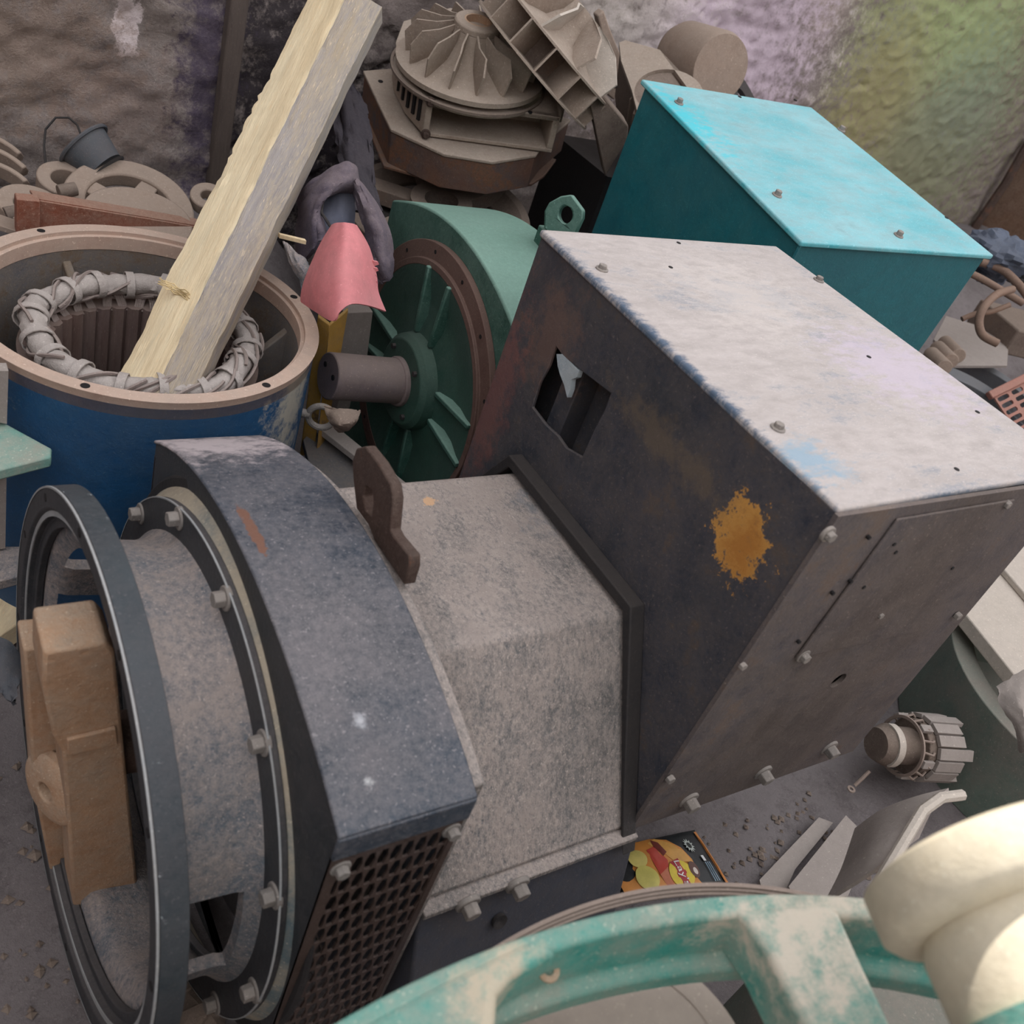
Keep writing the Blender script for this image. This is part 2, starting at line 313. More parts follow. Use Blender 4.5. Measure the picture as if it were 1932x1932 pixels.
M_redgrille = mat('red_plastic_grille', (166,98,84), (140,82,74), dust=(180,140,126), patch=0.3, up=0.35, bump=0.2, fine=0.2)
M_greydk = mat('slate_grey_ring', (98,102,108), (86,90,98), dust=(126,124,124), patch=0.3, up=0.25, bump=0.25, fine=0.2)
M_gshell = mat('grey_green_casting', (104,118,108), (88,98,92), dust=(146,138,128), patch=0.35, up=0.35, bump=0.3, fine=0.25)
M_bluebag = mat('blue_grey_bag', (86,96,116), (66,74,90), dust=(110,112,120), patch=0.2, up=0.2, bump=0.4, rough=0.6)
M_hole = mat('painted_hole_shade', (26,24,25), (20,20,22), dust=(50,44,42), patch=0.1, up=0.1, bump=0.1, fine=0.1)  # near-black colour stands in for the shade inside small holes and slots

# ================= setting =================
def gz(x, y):
    h = GZ
    h += 0.58*max(0, min(1, (y-2.35)/0.8))*max(0, min(1, (1.75-x)/0.5))      # heap of dirt behind the drum
    h += 0.5*max(0, min(1, (x-4.2)/1.6))*max(0, min(1, (y-2.2)/1.0))
    return h + 0.012*nz(x, y, 0, 5) + 0.006*nz(x, y, 3, 18)
b = MB(); nx, ny = 200, 130
vs = []; fs = []
for i in range(nx+1):
    for j in range(ny+1):
        x = -3+13*i/nx; y = -3.2+8.6*j/ny; vs.append((x, y, gz(x, y)))
for i in range(nx):
    for j in range(ny): a = i*(ny+1)+j; fs.append((a, a+ny+1, a+ny+2, a+1))
b.add(vs, fs); struct(b.build('floor', M_ground, smooth=80), 'dusty grey dirt and concrete yard floor')
# back wall: rough plaster relief, thick, tall enough to shade the yard
wn = V((-0.15, 1, 0)).normalized(); wd = V((1, 0.15, 0)).normalized(); w0 = V((0.4, 3.3, 0))
b = MB(); vs = []; fs = []; nu, nv = 520, 170
for i in range(nu+1):
    for j in range(nv+1):
        u = -3.5+13.5*i/nu; z = GZ+3.0*j/nv-0.05
        d = 0.035*nz(u, z, 1, 1.6)+0.02*nz(u, z*1.6, 5, 5)+0.014*nz(u, z*1.5, 9, 14)+0.012*nz(u, z, 2, 34)-0.03*max(0, 1-abs(nz(u, z*1.8, 6, 2.2))/.03)*(1 if nz(u,z,8,1.1) > .05 else 0)
        if u > 3.2+0.5*z: d *= .55
        if u > 3.2+0.5*z+0.12*nz(u, z, 4, 4):   # panel pressed with round stamps
            cu, cz_ = (u/0.40), (z/0.36)
            k = math.floor(cz_); cu2 = cu+0.5*(k % 2); fx = cu2-math.floor(cu2)-0.5+0.3*nz(math.floor(cu2)+.5, k+.5, 7, 1.3); fz = cz_-k-0.5+0.3*nz(k+.5, math.floor(cu2)+.5, 3, 1.7)
            r = math.hypot(fx, fz); d += 0.008*math.exp(-((r-0.34)/0.05)**2)-0.002
        p = w0+wd*u-wn*d; vs.append((p.x, p.y, z))
for i in range(nu):
    for j in range(nv): a = i*(nv+1)+j; fs.append((a, a+1, a+nv+2, a+nv+1))
b.add(vs, fs)
def wp(u, o, z): p = w0+wd*u+wn*o; return (p.x, p.y, z)
b.hexa([wp(-3.5,.05,GZ-.1), wp(10,.05,GZ-.1), wp(10,.35,GZ-.1), wp(-3.5,.35,GZ-.1), wp(-3.5,.05,2.6), wp(10,.05,2.6), wp(10,.35,2.6), wp(-3.5,.35,2.6)])
b.hexa([wp(-3.5,-.03,2.5), wp(10,-.03,2.5), wp(10,.35,2.5), wp(-3.5,.35,2.5), wp(-3.5,-.03,5.62), wp(10,-.03,5.62), wp(10,.35,5.62), wp(-3.5,.35,5.62)])
struct(b.build('wall_back', M_wall, smooth=70), 'rough grey plaster wall with mossy green patch')
c0 = wallpt(1936, 285); b = MB()
def rw(s_, o, z): d = V((0.35, -1, 0)).normalized(); n = V((1, .35, 0)).normalized(); p = V((c0.x, c0.y, 0))+d*s_+n*o; return (p.x, p.y, z)
b.hexa([rw(-.2,0,GZ-.1), rw(6,0,GZ-.1), rw(6,.3,GZ-.1), rw(-.2,.3,GZ-.1), rw(-.2,0,3.5), rw(6,0,3.5), rw(6,.3,3.5), rw(-.2,.3,3.5)])
struct(b.build('wall_right', M_brown), 'brown side wall beyond the corner')
t0_, t1_ = wallpt(1945, 262, .06), wallpt(1842, 425, .06)
b = MB(); b.tube([t0_, t0_.lerp(t1_, .5)+V((0,-.02,.01)), t1_, t1_+(t1_-t0_)*0.35], 0.035, 8)
tag(b.build('rusty_pipe', M_rust), 'dark rusty pipe standing in the corner of the mossy wall', 'pipe')
b = MB(); b.box((-3.6,-3.3,GZ-.1),(10,-3.0,3.2)); struct(b.build('added_wall_front', M_wall), 'added unseen wall behind the viewer, blocks low sky light')  # out of view; put in so light from above dominates
b = MB(); b.box((-3.3,-3.2,GZ-.1),(-3.0,3.2,3.2)); struct(b.build('added_wall_left', M_wall), 'added unseen wall at the left, blocks low sky light')  # unseen, added to cut low side light
# timber strip on the wall
b = MB(); p0 = wallpt(424, -60, .02); 
a_, c_ = wallpt(408, 330, .03), wallpt(452, -20, .03)
b.ob((a_.x*.5+c_.x*.5, a_.y*.5+c_.y*.5, 0.75), wd*0.032, wn*0.02, (0,0,0.95))
tag(b.build('wooden_post', M_postwood, bevel=.006), 'dark narrow wooden post fixed upright to the back wall', 'post')

# ================= the big black generator =================
G = thing('generator', 'big black generator with dusty grey top box in the middle of the yard', 'generator', (0.95, 1.09, GZ))
AX = V((0.9987, 0.034, -0.039)); RC = V((0.232, 1.089, 0.046)); FC = V((0.430, 1.10, 0.005))
b = MB(); b.lathe(RC, AX, [(0,.5),(0,.462),(.008,.456),(.008,.447),(.02,.445),(.02,.425),(.034,.425),(.034,.47),(.046,.5)], 120)
ring = b.build('coupling_ring', M_black, G, bevel=.002, smooth=30)
M_worn = mat('worn_bright_edge', (176,178,180), (130,134,138), dust=(190,186,182), patch=.3, up=.1, chip=.4, chipc=(70,74,78), bump=.2, fine=.3)
b = MB(); b.lathe(RC, AX, [(-.0012,.501),(-.0012,.4975),(.002,.5015)], 160); b.build('worn_edge', M_worn, ring)
b = MB(); b.lathe(RC, AX, [(.0065,.457),(.0065,.447),(.0085,.447),(.0085,.457)], 160); b.build('inner_lip', M_worn, ring)
b = MB(); b.lathe(RC, AX, [(.004,.501),(.004,.497),(.044,.497),(.044,.501)], 120); b.build('rim_face', M_ringrim, ring)
for k in range(12):
    a = 2*math.pi*k/12+.2; u = AX.cross(V((0,0,1))).normalized(); v = u.cross(AX)
    d = u*math.cos(a)+v*math.sin(a); b = MB(); b.cyl(RC+d*.481-AX*.001, RC+d*.481+AX*.004, .008, n=14); b.build('bolt_hole', M_hole, ring)
# adapter shell with windows
NA, NX_ = 96, 10
def adapt(a, t, dr=0):
    c = RC.lerp(FC, t)+AX*(0.036*(1-t)); r = 0.405+0.03*max(0, .12-t)/.12+0.030*(max(0, t-.72)/.28)**1.6+dr
    u = V((0,0,1))-AX*AX.z; u.normalize(); w_ = AX.cross(u)
    return c+(u*math.cos(a)+w_*math.sin(a))*r
def angof(px, py, far=False):
    best = None
    for i in range(360):
        for t in (0.2, .35, .5, .65, .8):
            p = adapt(math.radians(i), t)
            if (p.y > 1.1) != far: continue
            d = p-CAM; q = C2W.transposed() @ d
            if q.z >= 0: continue
            e = math.hypot(CPX+FPX*q.x/-q.z-px, CPX-FPX*q.y/-q.z-py)
            if best is None or e < best[0]: best = (e, i, t)
    return best[1]
_wf = angof(150, 1150, True); wins = [(angof(380, 1765)+4, 15), (_wf, 11), (_wf+36, 10), (_wf-40, 10)]
print('WIN', wins)
def inwin(a, t):
    if not 0.12 < t < 0.8: return False
    for c_, h_ in wins:
        d = (math.degrees(a)-c_+180) % 360-180
        if abs(d) < h_: return True
    return False
b = MB(); vs = {}; L = []; F = []
cells = {(i, j): not inwin(2*math.pi*(i+.5)/NA, (j+.5)/NX_) for i in range(NA) for j in range(NX_)}
for i in range(NA):
    for j in range(NX_+1):
        for k in (0, 1): vs[(i, j, k)] = len(L); L.append(adapt(2*math.pi*i/NA, j/NX_, -0.022*k))
def cell(i, j): return cells.get((i % NA, j), False)
for i in range(NA):
    ii = (i+1) % NA
    for j in range(NX_):
        if not cell(i, j): continue
        F.append((vs[i,j,0], vs[ii,j,0], vs[ii,j+1,0], vs[i,j+1,0])); F.append((vs[i,j+1,1], vs[ii,j+1,1], vs[ii,j,1], vs[i,j,1]))
        if not cell(i-1, j): F.append((vs[i,j,0], vs[i,j+1,0], vs[i,j+1,1], vs[i,j,1]))
        if not cell(i+1, j): F.append((vs[ii,j+1,0], vs[ii,j,0], vs[ii,j,1], vs[ii,j+1,1]))
        if j == 0 or not cell(i, j-1): F.append((vs[ii,j,0], vs[i,j,0], vs[i,j,1], vs[ii,j,1]))
        if j == NX_-1 or not cell(i, j+1): F.append((vs[i,j+1,0], vs[ii,j+1,0], vs[ii,j+1,1], vs[i,j+1,1]))
b.add(L, F); b.build('adapter_housing', M_adapt, G, smooth=50)
b = MB(); b.lathe(FC, AX, [(-.008,.490),(-.008,.39),(.006,.39),(.006,.490)], 120)
fl = b.build('bolted_flange', M_black, G, bevel=.002)
b = MB(); b.lathe(FC, AX, [(-.009,.4912),(-.009,.4888),(-.006,.4916)], 160); b.build('worn_edge', M_worn, fl)
u = V((0,0,1))-AX*AX.z; u.normalize(); w_ = AX.cross(u)
for k in range(12):
    a = 2*math.pi*k/12+.12; d = u*math.cos(a)+w_*math.sin(a); bolt(FC+d*.470-AX*.008, -AX, .015, fl, M_bolt, h=.018)
b = MB(); b.lathe(FC, AX, [(.006,.45),(.006,.487),(.036,.512),(.036,.45)], 120); b.build('spacer_band', M_band, G, smooth=50)
b = MB(); b.lathe(FC, AX, [(.030,.50),(.030,.524),(.034,.530),(.039,.530),(.039,.50)], 120); b.build('groove_ring', M_dark, G, bevel=.002)
# curved fan cover
ac, ar = V((0, 1.019, -.462)), 1.013
def arcz(y, r=ar): return ac.z+math.sqrt(r*r-(y-ac.y)**2)
X0, X1 = .468, .682; Y0, Y1 = .592, 1.585
def covloop(x, ins=0, lo=-.36):
    ys = [Y0+ins+(Y1-Y0-2*ins)*i/28 for i in range(29)]
    return [V((x, Y0+ins, lo))]+[V((x, y, arcz(y, ar-ins))) for y in ys]+[V((x, Y1-ins, lo))]
b = MB(); b.plate(covloop(X0), [circ((X0, 1.09, .02), (0,1,0), (0,0,1), .44, 48)], (.008, 0, 0))
cov = b.build('fan_cover_front', M_black, G, bevel=.002)
b = MB()
b.sheet(6, 40, lambda s, t: V((X0-.004+(X1-X0+.008)*s, Y0-.004+(Y1-Y0+.008)*t, arcz(Y0-.004+(Y1-Y0+.008)*t, ar+.002))), .007)
b.box((X0-.004, Y0-.007, .405), (X1+.004, Y0+.001, arcz(Y0)))
b.build('fan_cover_top', M_cover, G, bevel=.003, smooth=40)
b = MB(); b.plate(covloop(X1-.008), [circ((X1-.008, 1.09, .02), (0,1,0), (0,0,1), .38, 32)], (.008, 0, 0)); b.build('fan_cover_back', M_cover, G)
# ventilation grille on both sides
for yy, lab in ((Y0-.001, 1), (Y1-.004, 0)):
    b = MB(); ncx, ncz = 9, 15; gx0, gx1, gz0, gz1 = X0+.015, X1-.012, -.33, (.385 if lab else .315)
    ztop = .43 if lab else .345
    cw, ch = (gx1-gx0)/ncx, (gz1-gz0)/ncz
    for j in range(ncz):
        off = (j % 2)*cw*.5
        for i in range(ncx+1):
            xa = max(gx0, gx0+i*cw-off); xb = min(gx1, gx0+(i+1)*cw-off)
            if xb-xa < cw*.2: continue
            za, zb = gz0+j*ch, gz0+(j+1)*ch; xm, zm = (xa+xb)/2, (za+zb)/2; hw, hh = (xb-xa)/2, ch/2
            o = [(xa,za),(xm,za),(xb,za),(xb,zm),(xb,zb),(xm,zb),(xa,zb),(xa,zm)]
            q = .86; qh = .88
            inn = [(xm-hw*q*.55,zm-hh*qh),(xm,zm-hh*qh*1.06),(xm+hw*q*.55,zm-hh*qh),(xm+hw*q,zm),(xm+hw*q*.55,zm+hh*qh),(xm,zm+hh*qh*1.06),(xm-hw*q*.55,zm+hh*qh),(xm-hw*q,zm)]
            n = 8; t = .004; pts = [(x,yy,z) for x,z in o]+[(x,yy,z) for x,z in inn]+[(x,yy+t,z) for x,z in o]+[(x,yy+t,z) for x,z in inn]
            fs = []
            for k in range(n):
                k2 = (k+1) % n; fs += [(k,k2,n+k2,n+k), (2*n+k2,2*n+k,3*n+k,3*n+k2), (n+k,n+k2,3*n+k2,3*n+k)]
            b.add(pts, fs)
    for q in ((X0,gx0,-.36,ztop),(gx1,X1,-.36,ztop)): b.box((q[0],yy-.001,q[2]),(q[1],yy+.006,q[3]))
    b.box((gx0,yy-.001,gz1),(gx1,yy+.006,ztop)); b.box((gx0,yy-.001,-.36),(gx1,yy+.006,gz0))
    g = b.build('vent_grille', M_mesh, G)
    if lab:
        for p in ((X0+.018, .372), (X1-.016, .378)): bolt((p[0], yy-.001, p[1]), (0,-1,0), .011, g, M_bolt)
b = MB(); b.lathe((.5,1.09,.03), (1,0,0), [(0,.30),(0,.37),(.17,.37),(.17,.30)], 48)
for k in range(16):
    a = k*math.pi/8; d = V((0, math.cos(a), math.sin(a))); t_ = V((0,-math.sin(a), math.cos(a))); b.ob(V((.585,1.09,.03))+d*.2, (.07,0,0), d*.11, t_*.005)
b.cyl((.48,1.09,.03), (.69,1.09,.03), .1, n=24); b.build('cooling_fan', M_dark, G)
# end plate, body, weld frame
def bodyloop(x, o=0):
    return [V((x,.63-o*.9,.055-o)), V((x,.89-o*.5,.432+o)), V((x,1.35+o*.5,.422+o)), V((x,1.60+o*.9,.055-o))]
b = MB(); b.prism([p for p in covloop(.6825, .022, -.40)], (.036,0,0))
b.build('end_plate', M_body, G, bevel=.003)
b = MB(); b.prism(bodyloop(.718), (.507,0,0)); b.build('stator_body', M_body, G, bevel=.012, seg=3)
b = MB(); lo_, li_ = bodyloop(1.182,.038), bodyloop(1.182,.012)
vs = []; 
for l, x in ((lo_,1.182),(li_,1.182),(lo_,1.219),(li_,1.219)): vs += [V((x,p.y,p.z)) for p in l]
fs = []
for k in range(3): fs += [(k,k+1,4+k+1,4+k),(8+k+1,8+k,12+k,12+k+1),(k,8+k,8+k+1,k+1),(4+k+1,12+k+1,12+k,4+k)]
fs += [(0,4,12,8),(3,11,15,7)]
b.add(vs, fs); b.build('weld_frame', M_dark, G, bevel=.008, seg=3)
b = MB(); b.prism([V((.72,.608,.052)),V((.72,.608,.036)),V((.72,.66,.036)),V((.72,.66,.052))], (.50,0,0))
lip = b.build('base_rail', M_body, G, bevel=.003)
for px, py in ((905,1675),(1000,1640)):
    p = at(px, py, y=.600); bolt((p.x, .606, .042), (0,-1,-.1), .017, lip, M_bolt, h=.022)
b = MB(); b.prism([V((.695,.655,.05)), V((.695,.66,-.02)), V((.695,.73,-.43)), V((.695,1.47,-.43)), V((.695,1.55,.05))], (.56,0,0)); low = b.build('lower_casing', M_navy, G, bevel=.01)
b = MB(); b.hexa([(.725,.47,-.44),(1.22,.47,-.44),(1.22,.72,-.44),(.725,.72,-.44),(.725,.628,.03),(1.24,.628,.03),(1.24,.70,.03),(.725,.70,.03)]); b.build('side_skirt', M_navy, G, bevel=.006)
p = at(940, 1735, pl=((0,-.94,.34),(1,.628,.03))); b = MB(); b.lathe(p, (0,-.94,.34), [(0,.0),(0,.016),(.008,.016),(.004,.0)], 20); b.build('plug', M_dark, low)
# lifting lug (rusty, flame-cut)
pl = (V((1,0,0)), V((.712,0,0)))
def gpx(pts, x): return [at(a, c, x=x) for a, c in pts]
out = gpx([(666,905),(664,870),(672,846),(688,842),(712,872),(737,915),(741,940),(736,1000),(742,1012),(772,1048),(772,1070),(762,1104),(738,1068),(706,1020),(694,990),(672,960)], .705)
hole = gpx([(690,915),(702,925),(704,950),(700,975),(690,965),(684,935)], .705)
b = MB(); b.plate(out, [hole], (.022,0,0)); tag_ = b.build('lifting_lug', M_rust, G, bevel=.003); tag_['label'] = 'rusty flame-cut lifting lug'

# ---- terminal box of the generator
TB = MB(); x0, x1, y0, y1, z0, z1 = 1.22, 1.955, .638, 1.565, .058, .905
hole = [at(px, py, x=x0) for px, py in ((1048,652),(1062,672),(1105,706),(1152,742),(1140,775),(1120,812),(1098,862),(1068,845),(1052,822),(1030,802),(1004,768),(1018,722),(1036,690))]
TB.plate([(x0,y0,z0),(x0,y1,z0),(x0,y1,z1),(x0,y0,z1)], [[(x0,p.y,p.z) for p in hole]], (.008,0,0))
TB.box((x0+.008,y1-.008,z0),(x1,y1,z1)); TB.box((x1-.008,y0+.008,z0),(x1,y1-.008,z1)); TB.box((x0+.008,y0+.008,z0),(x1-.008,y1-.008,z0+.008))
tbox = TB.build('terminal_box', M_box, G, bevel=.002)
c0_ = at(1075, 760, x=x0+.05); b = MB(); b.ob((x0+.09,c0_.y-.01,c0_.z), (.006,0,0), (0,.16,0), (0,0,.2)); b.ob((x0+.06,c0_.y,c0_.z), (.03,0,0), (0,.028,.004), (0,0,.16)); b.build('inner_channel', M_box, tbox, bevel=.003)
b = MB(); 
pts = [at(px, py, x=x0-.001) for px, py in ((1050,668),(1060,668),(1082,690),(1092,700),(1088,712),(1078,716),(1076,735),(1070,750),(1064,726),(1056,705),(1052,690))]
b.prism(pts, (.012,0,0)); b.build('torn_sealant', mat('pale_sealant', (150,168,180), (180,190,196), dust=(190,190,186), up=0), tbox)['label'] = 'torn pale blue sealant in the cut-out'
b = MB(); fh = circ(at(1576,1278,y=y0), (1,0,0), (0,0,1), .021, 20)
FLW = [(x0-.004,y0,z0-.012),(x1+.006,y0,z0-.03),(x1+.006,y0,z1),(x0-.004,y0,z1)]
b.plate(FLW, [[(p.x,y0,p.z) for p in fh]], (0,-.009,0)); fp = b.build('front_panel', M_boxf, tbox)
b = MB(); b.box((x0+.05,y0+.05,z0+.01),(x1-.05,y0+.06,z1-.05)); b.build('inner_partition', M_dark, tbox)
q = [at(px, py, y=y0-.009) for px, py in ((1690,977),(1912,940),(1722,1190),(1498,1240))]
b = MB(); b.prism([(p.x,y0-.009,p.z) for p in q], (0,-.005,0)); cp = b.build('access_cover', M_boxf, tbox, bevel=.002)
for px, py, r, wsh, par in ((1562,1008,.010,1,fp),(1898,950,.009,0,cp),(1515,1237,.011,1,cp),(1400,1255,.008,0,fp),(1660,1160,.007,0,cp),(1805,1160,.010,0,fp),(1263,1468,.010,0,fp)):
    p = at(px, py, y=y0-.012); bolt((p.x,y0-.012,p.z), (0,-1,0), r, par, M_bolt, washer=bool(wsh), h=r*.9)
for px, py in ((1310,1525),(1450,1472),(1575,1424)):
    p = at(px, py, y=y0-.03); bolt((p.x,y0-.008,p.z), (0,-1,-.12), .017, fp, M_bolt, h=.022)
for px, py in ((1640,1015),(1606,1098),(1687,1027),(1690,1042),(1630,1108),(1797,1072),(1572,1120),(1508,1212)):
    p = at(px, py, y=y0-.0145); b = MB(); b.cyl((p.x,y0-.016,p.z),(p.x,y0-.010,p.z),.004,n=10); b.build('screw_hole', M_hole, fp)
# lid
lc = [at(px, py, z=.915) for px, py in ((1020,430),(1465,462),(2043,887),(1585,958))]
b = MB(); b.prism([(p.x,p.y,.897) for p in lc], (0,0,.016)); 
lid = b.build('lid', M_lid, tbox, bevel=.006, seg=3)
for px, py in ((1136,507),(1468,807),(1545,528)):
    p = at(px, py, z=.915); bolt((p.x,p.y,.914), (0,0,1), .0095, lid, M_bolt, h=.008)
for px, py in ((1266,503),(1281,457),(1806,884),(1845,776),(1640,672)):
    p = at(px, py, z=.915); b = MB(); b.cyl((p.x,p.y,.911),(p.x,p.y,.9142),.0055,n=12); b.build('screw_hole', M_hole, lid)
# ---- rusty coupling block in the mouth of the ring
b = MB()
def wx(px, py, x): return at(px, py, x=x)

def pyl(pts, y): return [at(a, c, y=y) for a, c in pts]
b.prism(pyl([(82,1232),(200,1213),(217,1230),(262,1690),(140,1730),(131,1600),(118,1420),(100,1390),(86,1330),(80,1290)], 1.05), (0,.1,0)); K = b.build('coupling_rotor', M_rustblock, G, bevel=.006); K['label'] = 'rusty brown blocky rotor'
b = MB(); b.prism(pyl([(44,1226),(96,1220),(96,1290),(132,1420),(140,1660),(98,1660),(84,1590),(64,1490),(54,1350),(50,1290)], 1.16), (0,.07,0)); b.build('side_plate', M_rustblock, K, bevel=.005)
p = at(112, 1480, y=1.13); b = MB(); b.lathe(p, (-.9,-.4,.1), [(0,.02),(0,.075),(.02,.075),(.03,.055),(.03,.02)], 40); b.build('bore_ring', M_rustblock, K, bevel=.003)
b = MB(); b.prism(pyl([(125,1390),(217,1368),(221,1398),(127,1420)], 1.05), (0,-.008,0)); b.build('strap', M_rustblock, K, bevel=.002)
b = MB(); b.cyl((.38,1.1,.02), (.50,1.1,.02), .09, n=28); b.cyl((.26,1.14,.02), (.38,1.13,.02), .06, n=28); b.build('shaft', M_rust, K)

# ================= teal box behind =================
TZ = V((-0.03845,-0.12621,0.99126)); d_ = ray(1515,462); D0 = CAM+d_*(2.7/d_.length)
tl = [at(px, py, pl=(TZ, D0)) for px, py in ((1210,150),(1530,203),(1875,483),(1513,458))]   # A B C D
H = thing('generator', 'teal painted generator with bright turquoise box lid behind the dusty one', 'generator', (2.5, 2.0, GZ))
b = MB(); ctr = sum(tl, V())/4
tb = [V((p.x+(ctr.x-p.x)*.03, p.y+(ctr.y-p.y)*.03, p.z-.012)) for p in tl]; D_ = tb[3]
drop = V((0,0,-1))
bt = [V((p.x+(ctr.x-p.x)*f_, p.y+(ctr.y-p.y)*.02, .10)) for p, f_ in zip(tb, (.0,.12,.14,.0))]
b.hexa([bt[3], bt[2], bt[1], bt[0], tb[3], tb[2], tb[1], tb[0]]); hb = b.build('terminal_box', M_teal, H, bevel=.006)
b = MB(); b.prism([p-TZ*.014 for p in tl], TZ*.016); hl = b.build('lid', M_teallid, hb, bevel=.005, seg=3)
for px, py in ((1280,196),(1465,370),(1694,446),(1586,247)):
    p = at(px, py, pl=(TZ, D0)); bolt(p+TZ*.003, TZ, .0105, hl, M_bolt, h=.012)
for px, py in ((1395,184),(1785,412),(1500,190)):
    p = at(px, py, pl=(TZ, D0)); b = MB(); b.cyl(p+TZ*.001, p+TZ*.0035, .007, n=12); b.build('screw_hole', M_hole, hl)
b = MB(); e0, e1 = tb[3].lerp(tb[3], 0), V((bt[3].x, bt[3].y, bt[3].z)); b.tube([e0+V((-.004,-.004,0)), e1+V((-.004,-.004,0))], .006, 6); b.build('corner_bead', M_teal, hb)
b = MB(); b.cyl((2.12,2.15,-.02), (3.3,2.25,-.02), .36, n=48); b.box((2.1,1.85,-.06),(3.1,2.45,.12)); b.box((2.2,1.85,GZ),(2.35,2.45,-.2)); b.box((2.9,1.85,GZ),(3.05,2.45,-.2)); b.build('stator_body', M_teal, H)

# ================= green generator =================
GY, GZc, GX = 2.05, .20, 1.35
E = thing('generator', 'green generator with arched cover and bare steel shaft, between drum and dusty box', 'generator', (1.65, GY, GZ))
def ang(d): return math.radians(d)
b = MB()
def gl(x, R=.445, lo=-.43): 
    return [V((x, GY-R*.98, lo))]+[V((x, GY+R*math.cos(a), GZc+R*math.sin(a))) for a in [math.pi*(i/24) for i in range(25)]]+[V((x, GY+R*.98, lo))]
cA, cB, cC = at(768,390,x=GX), at(870,400,x=1.6), at(1012,492,x=1.62)
ys = [GY-.43+(.86)*i/24 for i in range(25)]
def gtop(y): return GZc+.33+.13*(1-((y-GY-.03)/.46)**2)
b.prism([V((GX,GY-.43,-.43))]+[V((GX,y,gtop(y))) for y in ys]+[V((GX,GY+.43,-.43))], (.30,0,0)); b.build('fan_cover', M_green, E, bevel=.006, smooth=25)
b = MB(); b.prism([V((1.65,GY-.40,-.36)),V((1.65,GY-.40,.33)),V((1.65,GY-.25,.56)),V((1.65,GY+.25,.56)),V((1.65,GY+.40,.33)),V((1.65,GY+.40,-.36))], (.38,0,0)); b.box((1.70,GY-.35,GZ),(2.0,GY+.35,-.3)); b.box((1.40,GY-.42,GZ),(1.62,GY+.42,-.41)); b.build('stator_body', M_green, E, bevel=.008)
b = MB(); b.lathe((GX,GY,GZc), (-1,0,0), [(0,.30),(0,.405),(.02,.405),(.02,.355),(.03,.355),(.03,.335),(.012,.335)], 96); b.build('machined_ring', M_brownring, E, bevel=.002)
b = MB(); b.lathe((GX,GY,GZc), (-1,0,0), [(.0,.345),(.03,.345),(.026,.31),(.012,.25),(.010,.2),(.03,.14),(.03,.0)], 72, closed=False); b.build('end_bell', M_greendk, E, smooth=60)
b = MB(); b.lathe((GX,GY,GZc), (-1,0,0), [(.0,.0),(0,.15),(.06,.14),(.075,.125),(.075,.0)], 64, closed=False); boss = b.build('bearing_boss', M_greendk, E, bevel=.003)
for k in range(4):
    a = math.pi/4+k*math.pi/2; bolt((GX-.075, GY+.105*math.cos(a), GZc+.105*math.sin(a)), (-1,0,0), .009, boss, M_dark, washer=False)
for pr_ in ((92,0),(92,-1),(2,0),(2,-1),(272,0),(272,-1),(182,0),(182,-1)):
    a0_ = ang(pr_[0]); o = .045 if pr_[1] == 0 else -.045
    d = V((0, -math.cos(a0_), math.sin(a0_))); t_ = V((0, -d.z, d.y)); q0 = V((GX,GY,GZc))+d*.14+t_*o; q1 = V((GX,GY,GZc))+d*.335+t_*o*1.4
    b = MB(); b.ob((q0+q1)/2+V((-.022,0,0)), (.018,0,0), (q1-q0)/2, t_*.008); b.build('rib', M_green, E, bevel=.004)
for k in range(14):
    a = 2*math.pi*k/14; b = MB(); c_ = V((GX-.021, GY+.38*math.cos(a), GZc+.38*math.sin(a))); b.cyl(c_, c_+V((.004,0,0)), .006, n=10); b.build('bolt_hole', M_hole, E)
se = at(652, 733, x=1.0); s0 = V((GX-.07, GY, GZc)); s1 = V((1.045, GY-.005, .226))
b = MB(); b.cyl(s0, s1, .066, n=48); b.lathe(s0, (-1,0,0), [(0,.03),(0,.073),(.02,.073),(.02,.03)], 48); sh = b.build('shaft', M_shaft, E, bevel=.004)
dd = (s1-s0).normalized(); b = MB()
for k in range(3): a = k*2.1+.6; c_ = s1+V((0,math.cos(a),math.sin(a)))*.035; b.cyl(c_-dd*.002, c_+dd*.001, .008, n=12)
b.build('tapped_hole', M_hole, sh)
lug = (V((-.75,-.6,.25)), at(1066, 402, y=2.0)); oc = [at(px, py, pl=lug) for px, py in ((1027,398),(1036,382),(1058,370),(1078,367),(1100,397),(1099,412),(1085,442),(1040,442),(1026,430))]
hc = at(1067,405,pl=lug); hu = (at(1080,405,pl=lug)-hc); hv = (at(1067,388,pl=lug)-hc)
hole = [hc+hu*math.cos(t)+hv*math.sin(t) for t in [2*math.pi*i/18 for i in range(18)]]
b = MB(); b.plate(oc, [hole], V(lug[0]).normalized()*-.035); q = sum(oc, V())/len(oc); b.box((q.x-.02,q.y-.03,.52),(q.x+.06,q.y+.06,q.z-.06)); b.build('lifting_eye', M_green, E, bevel=.004)

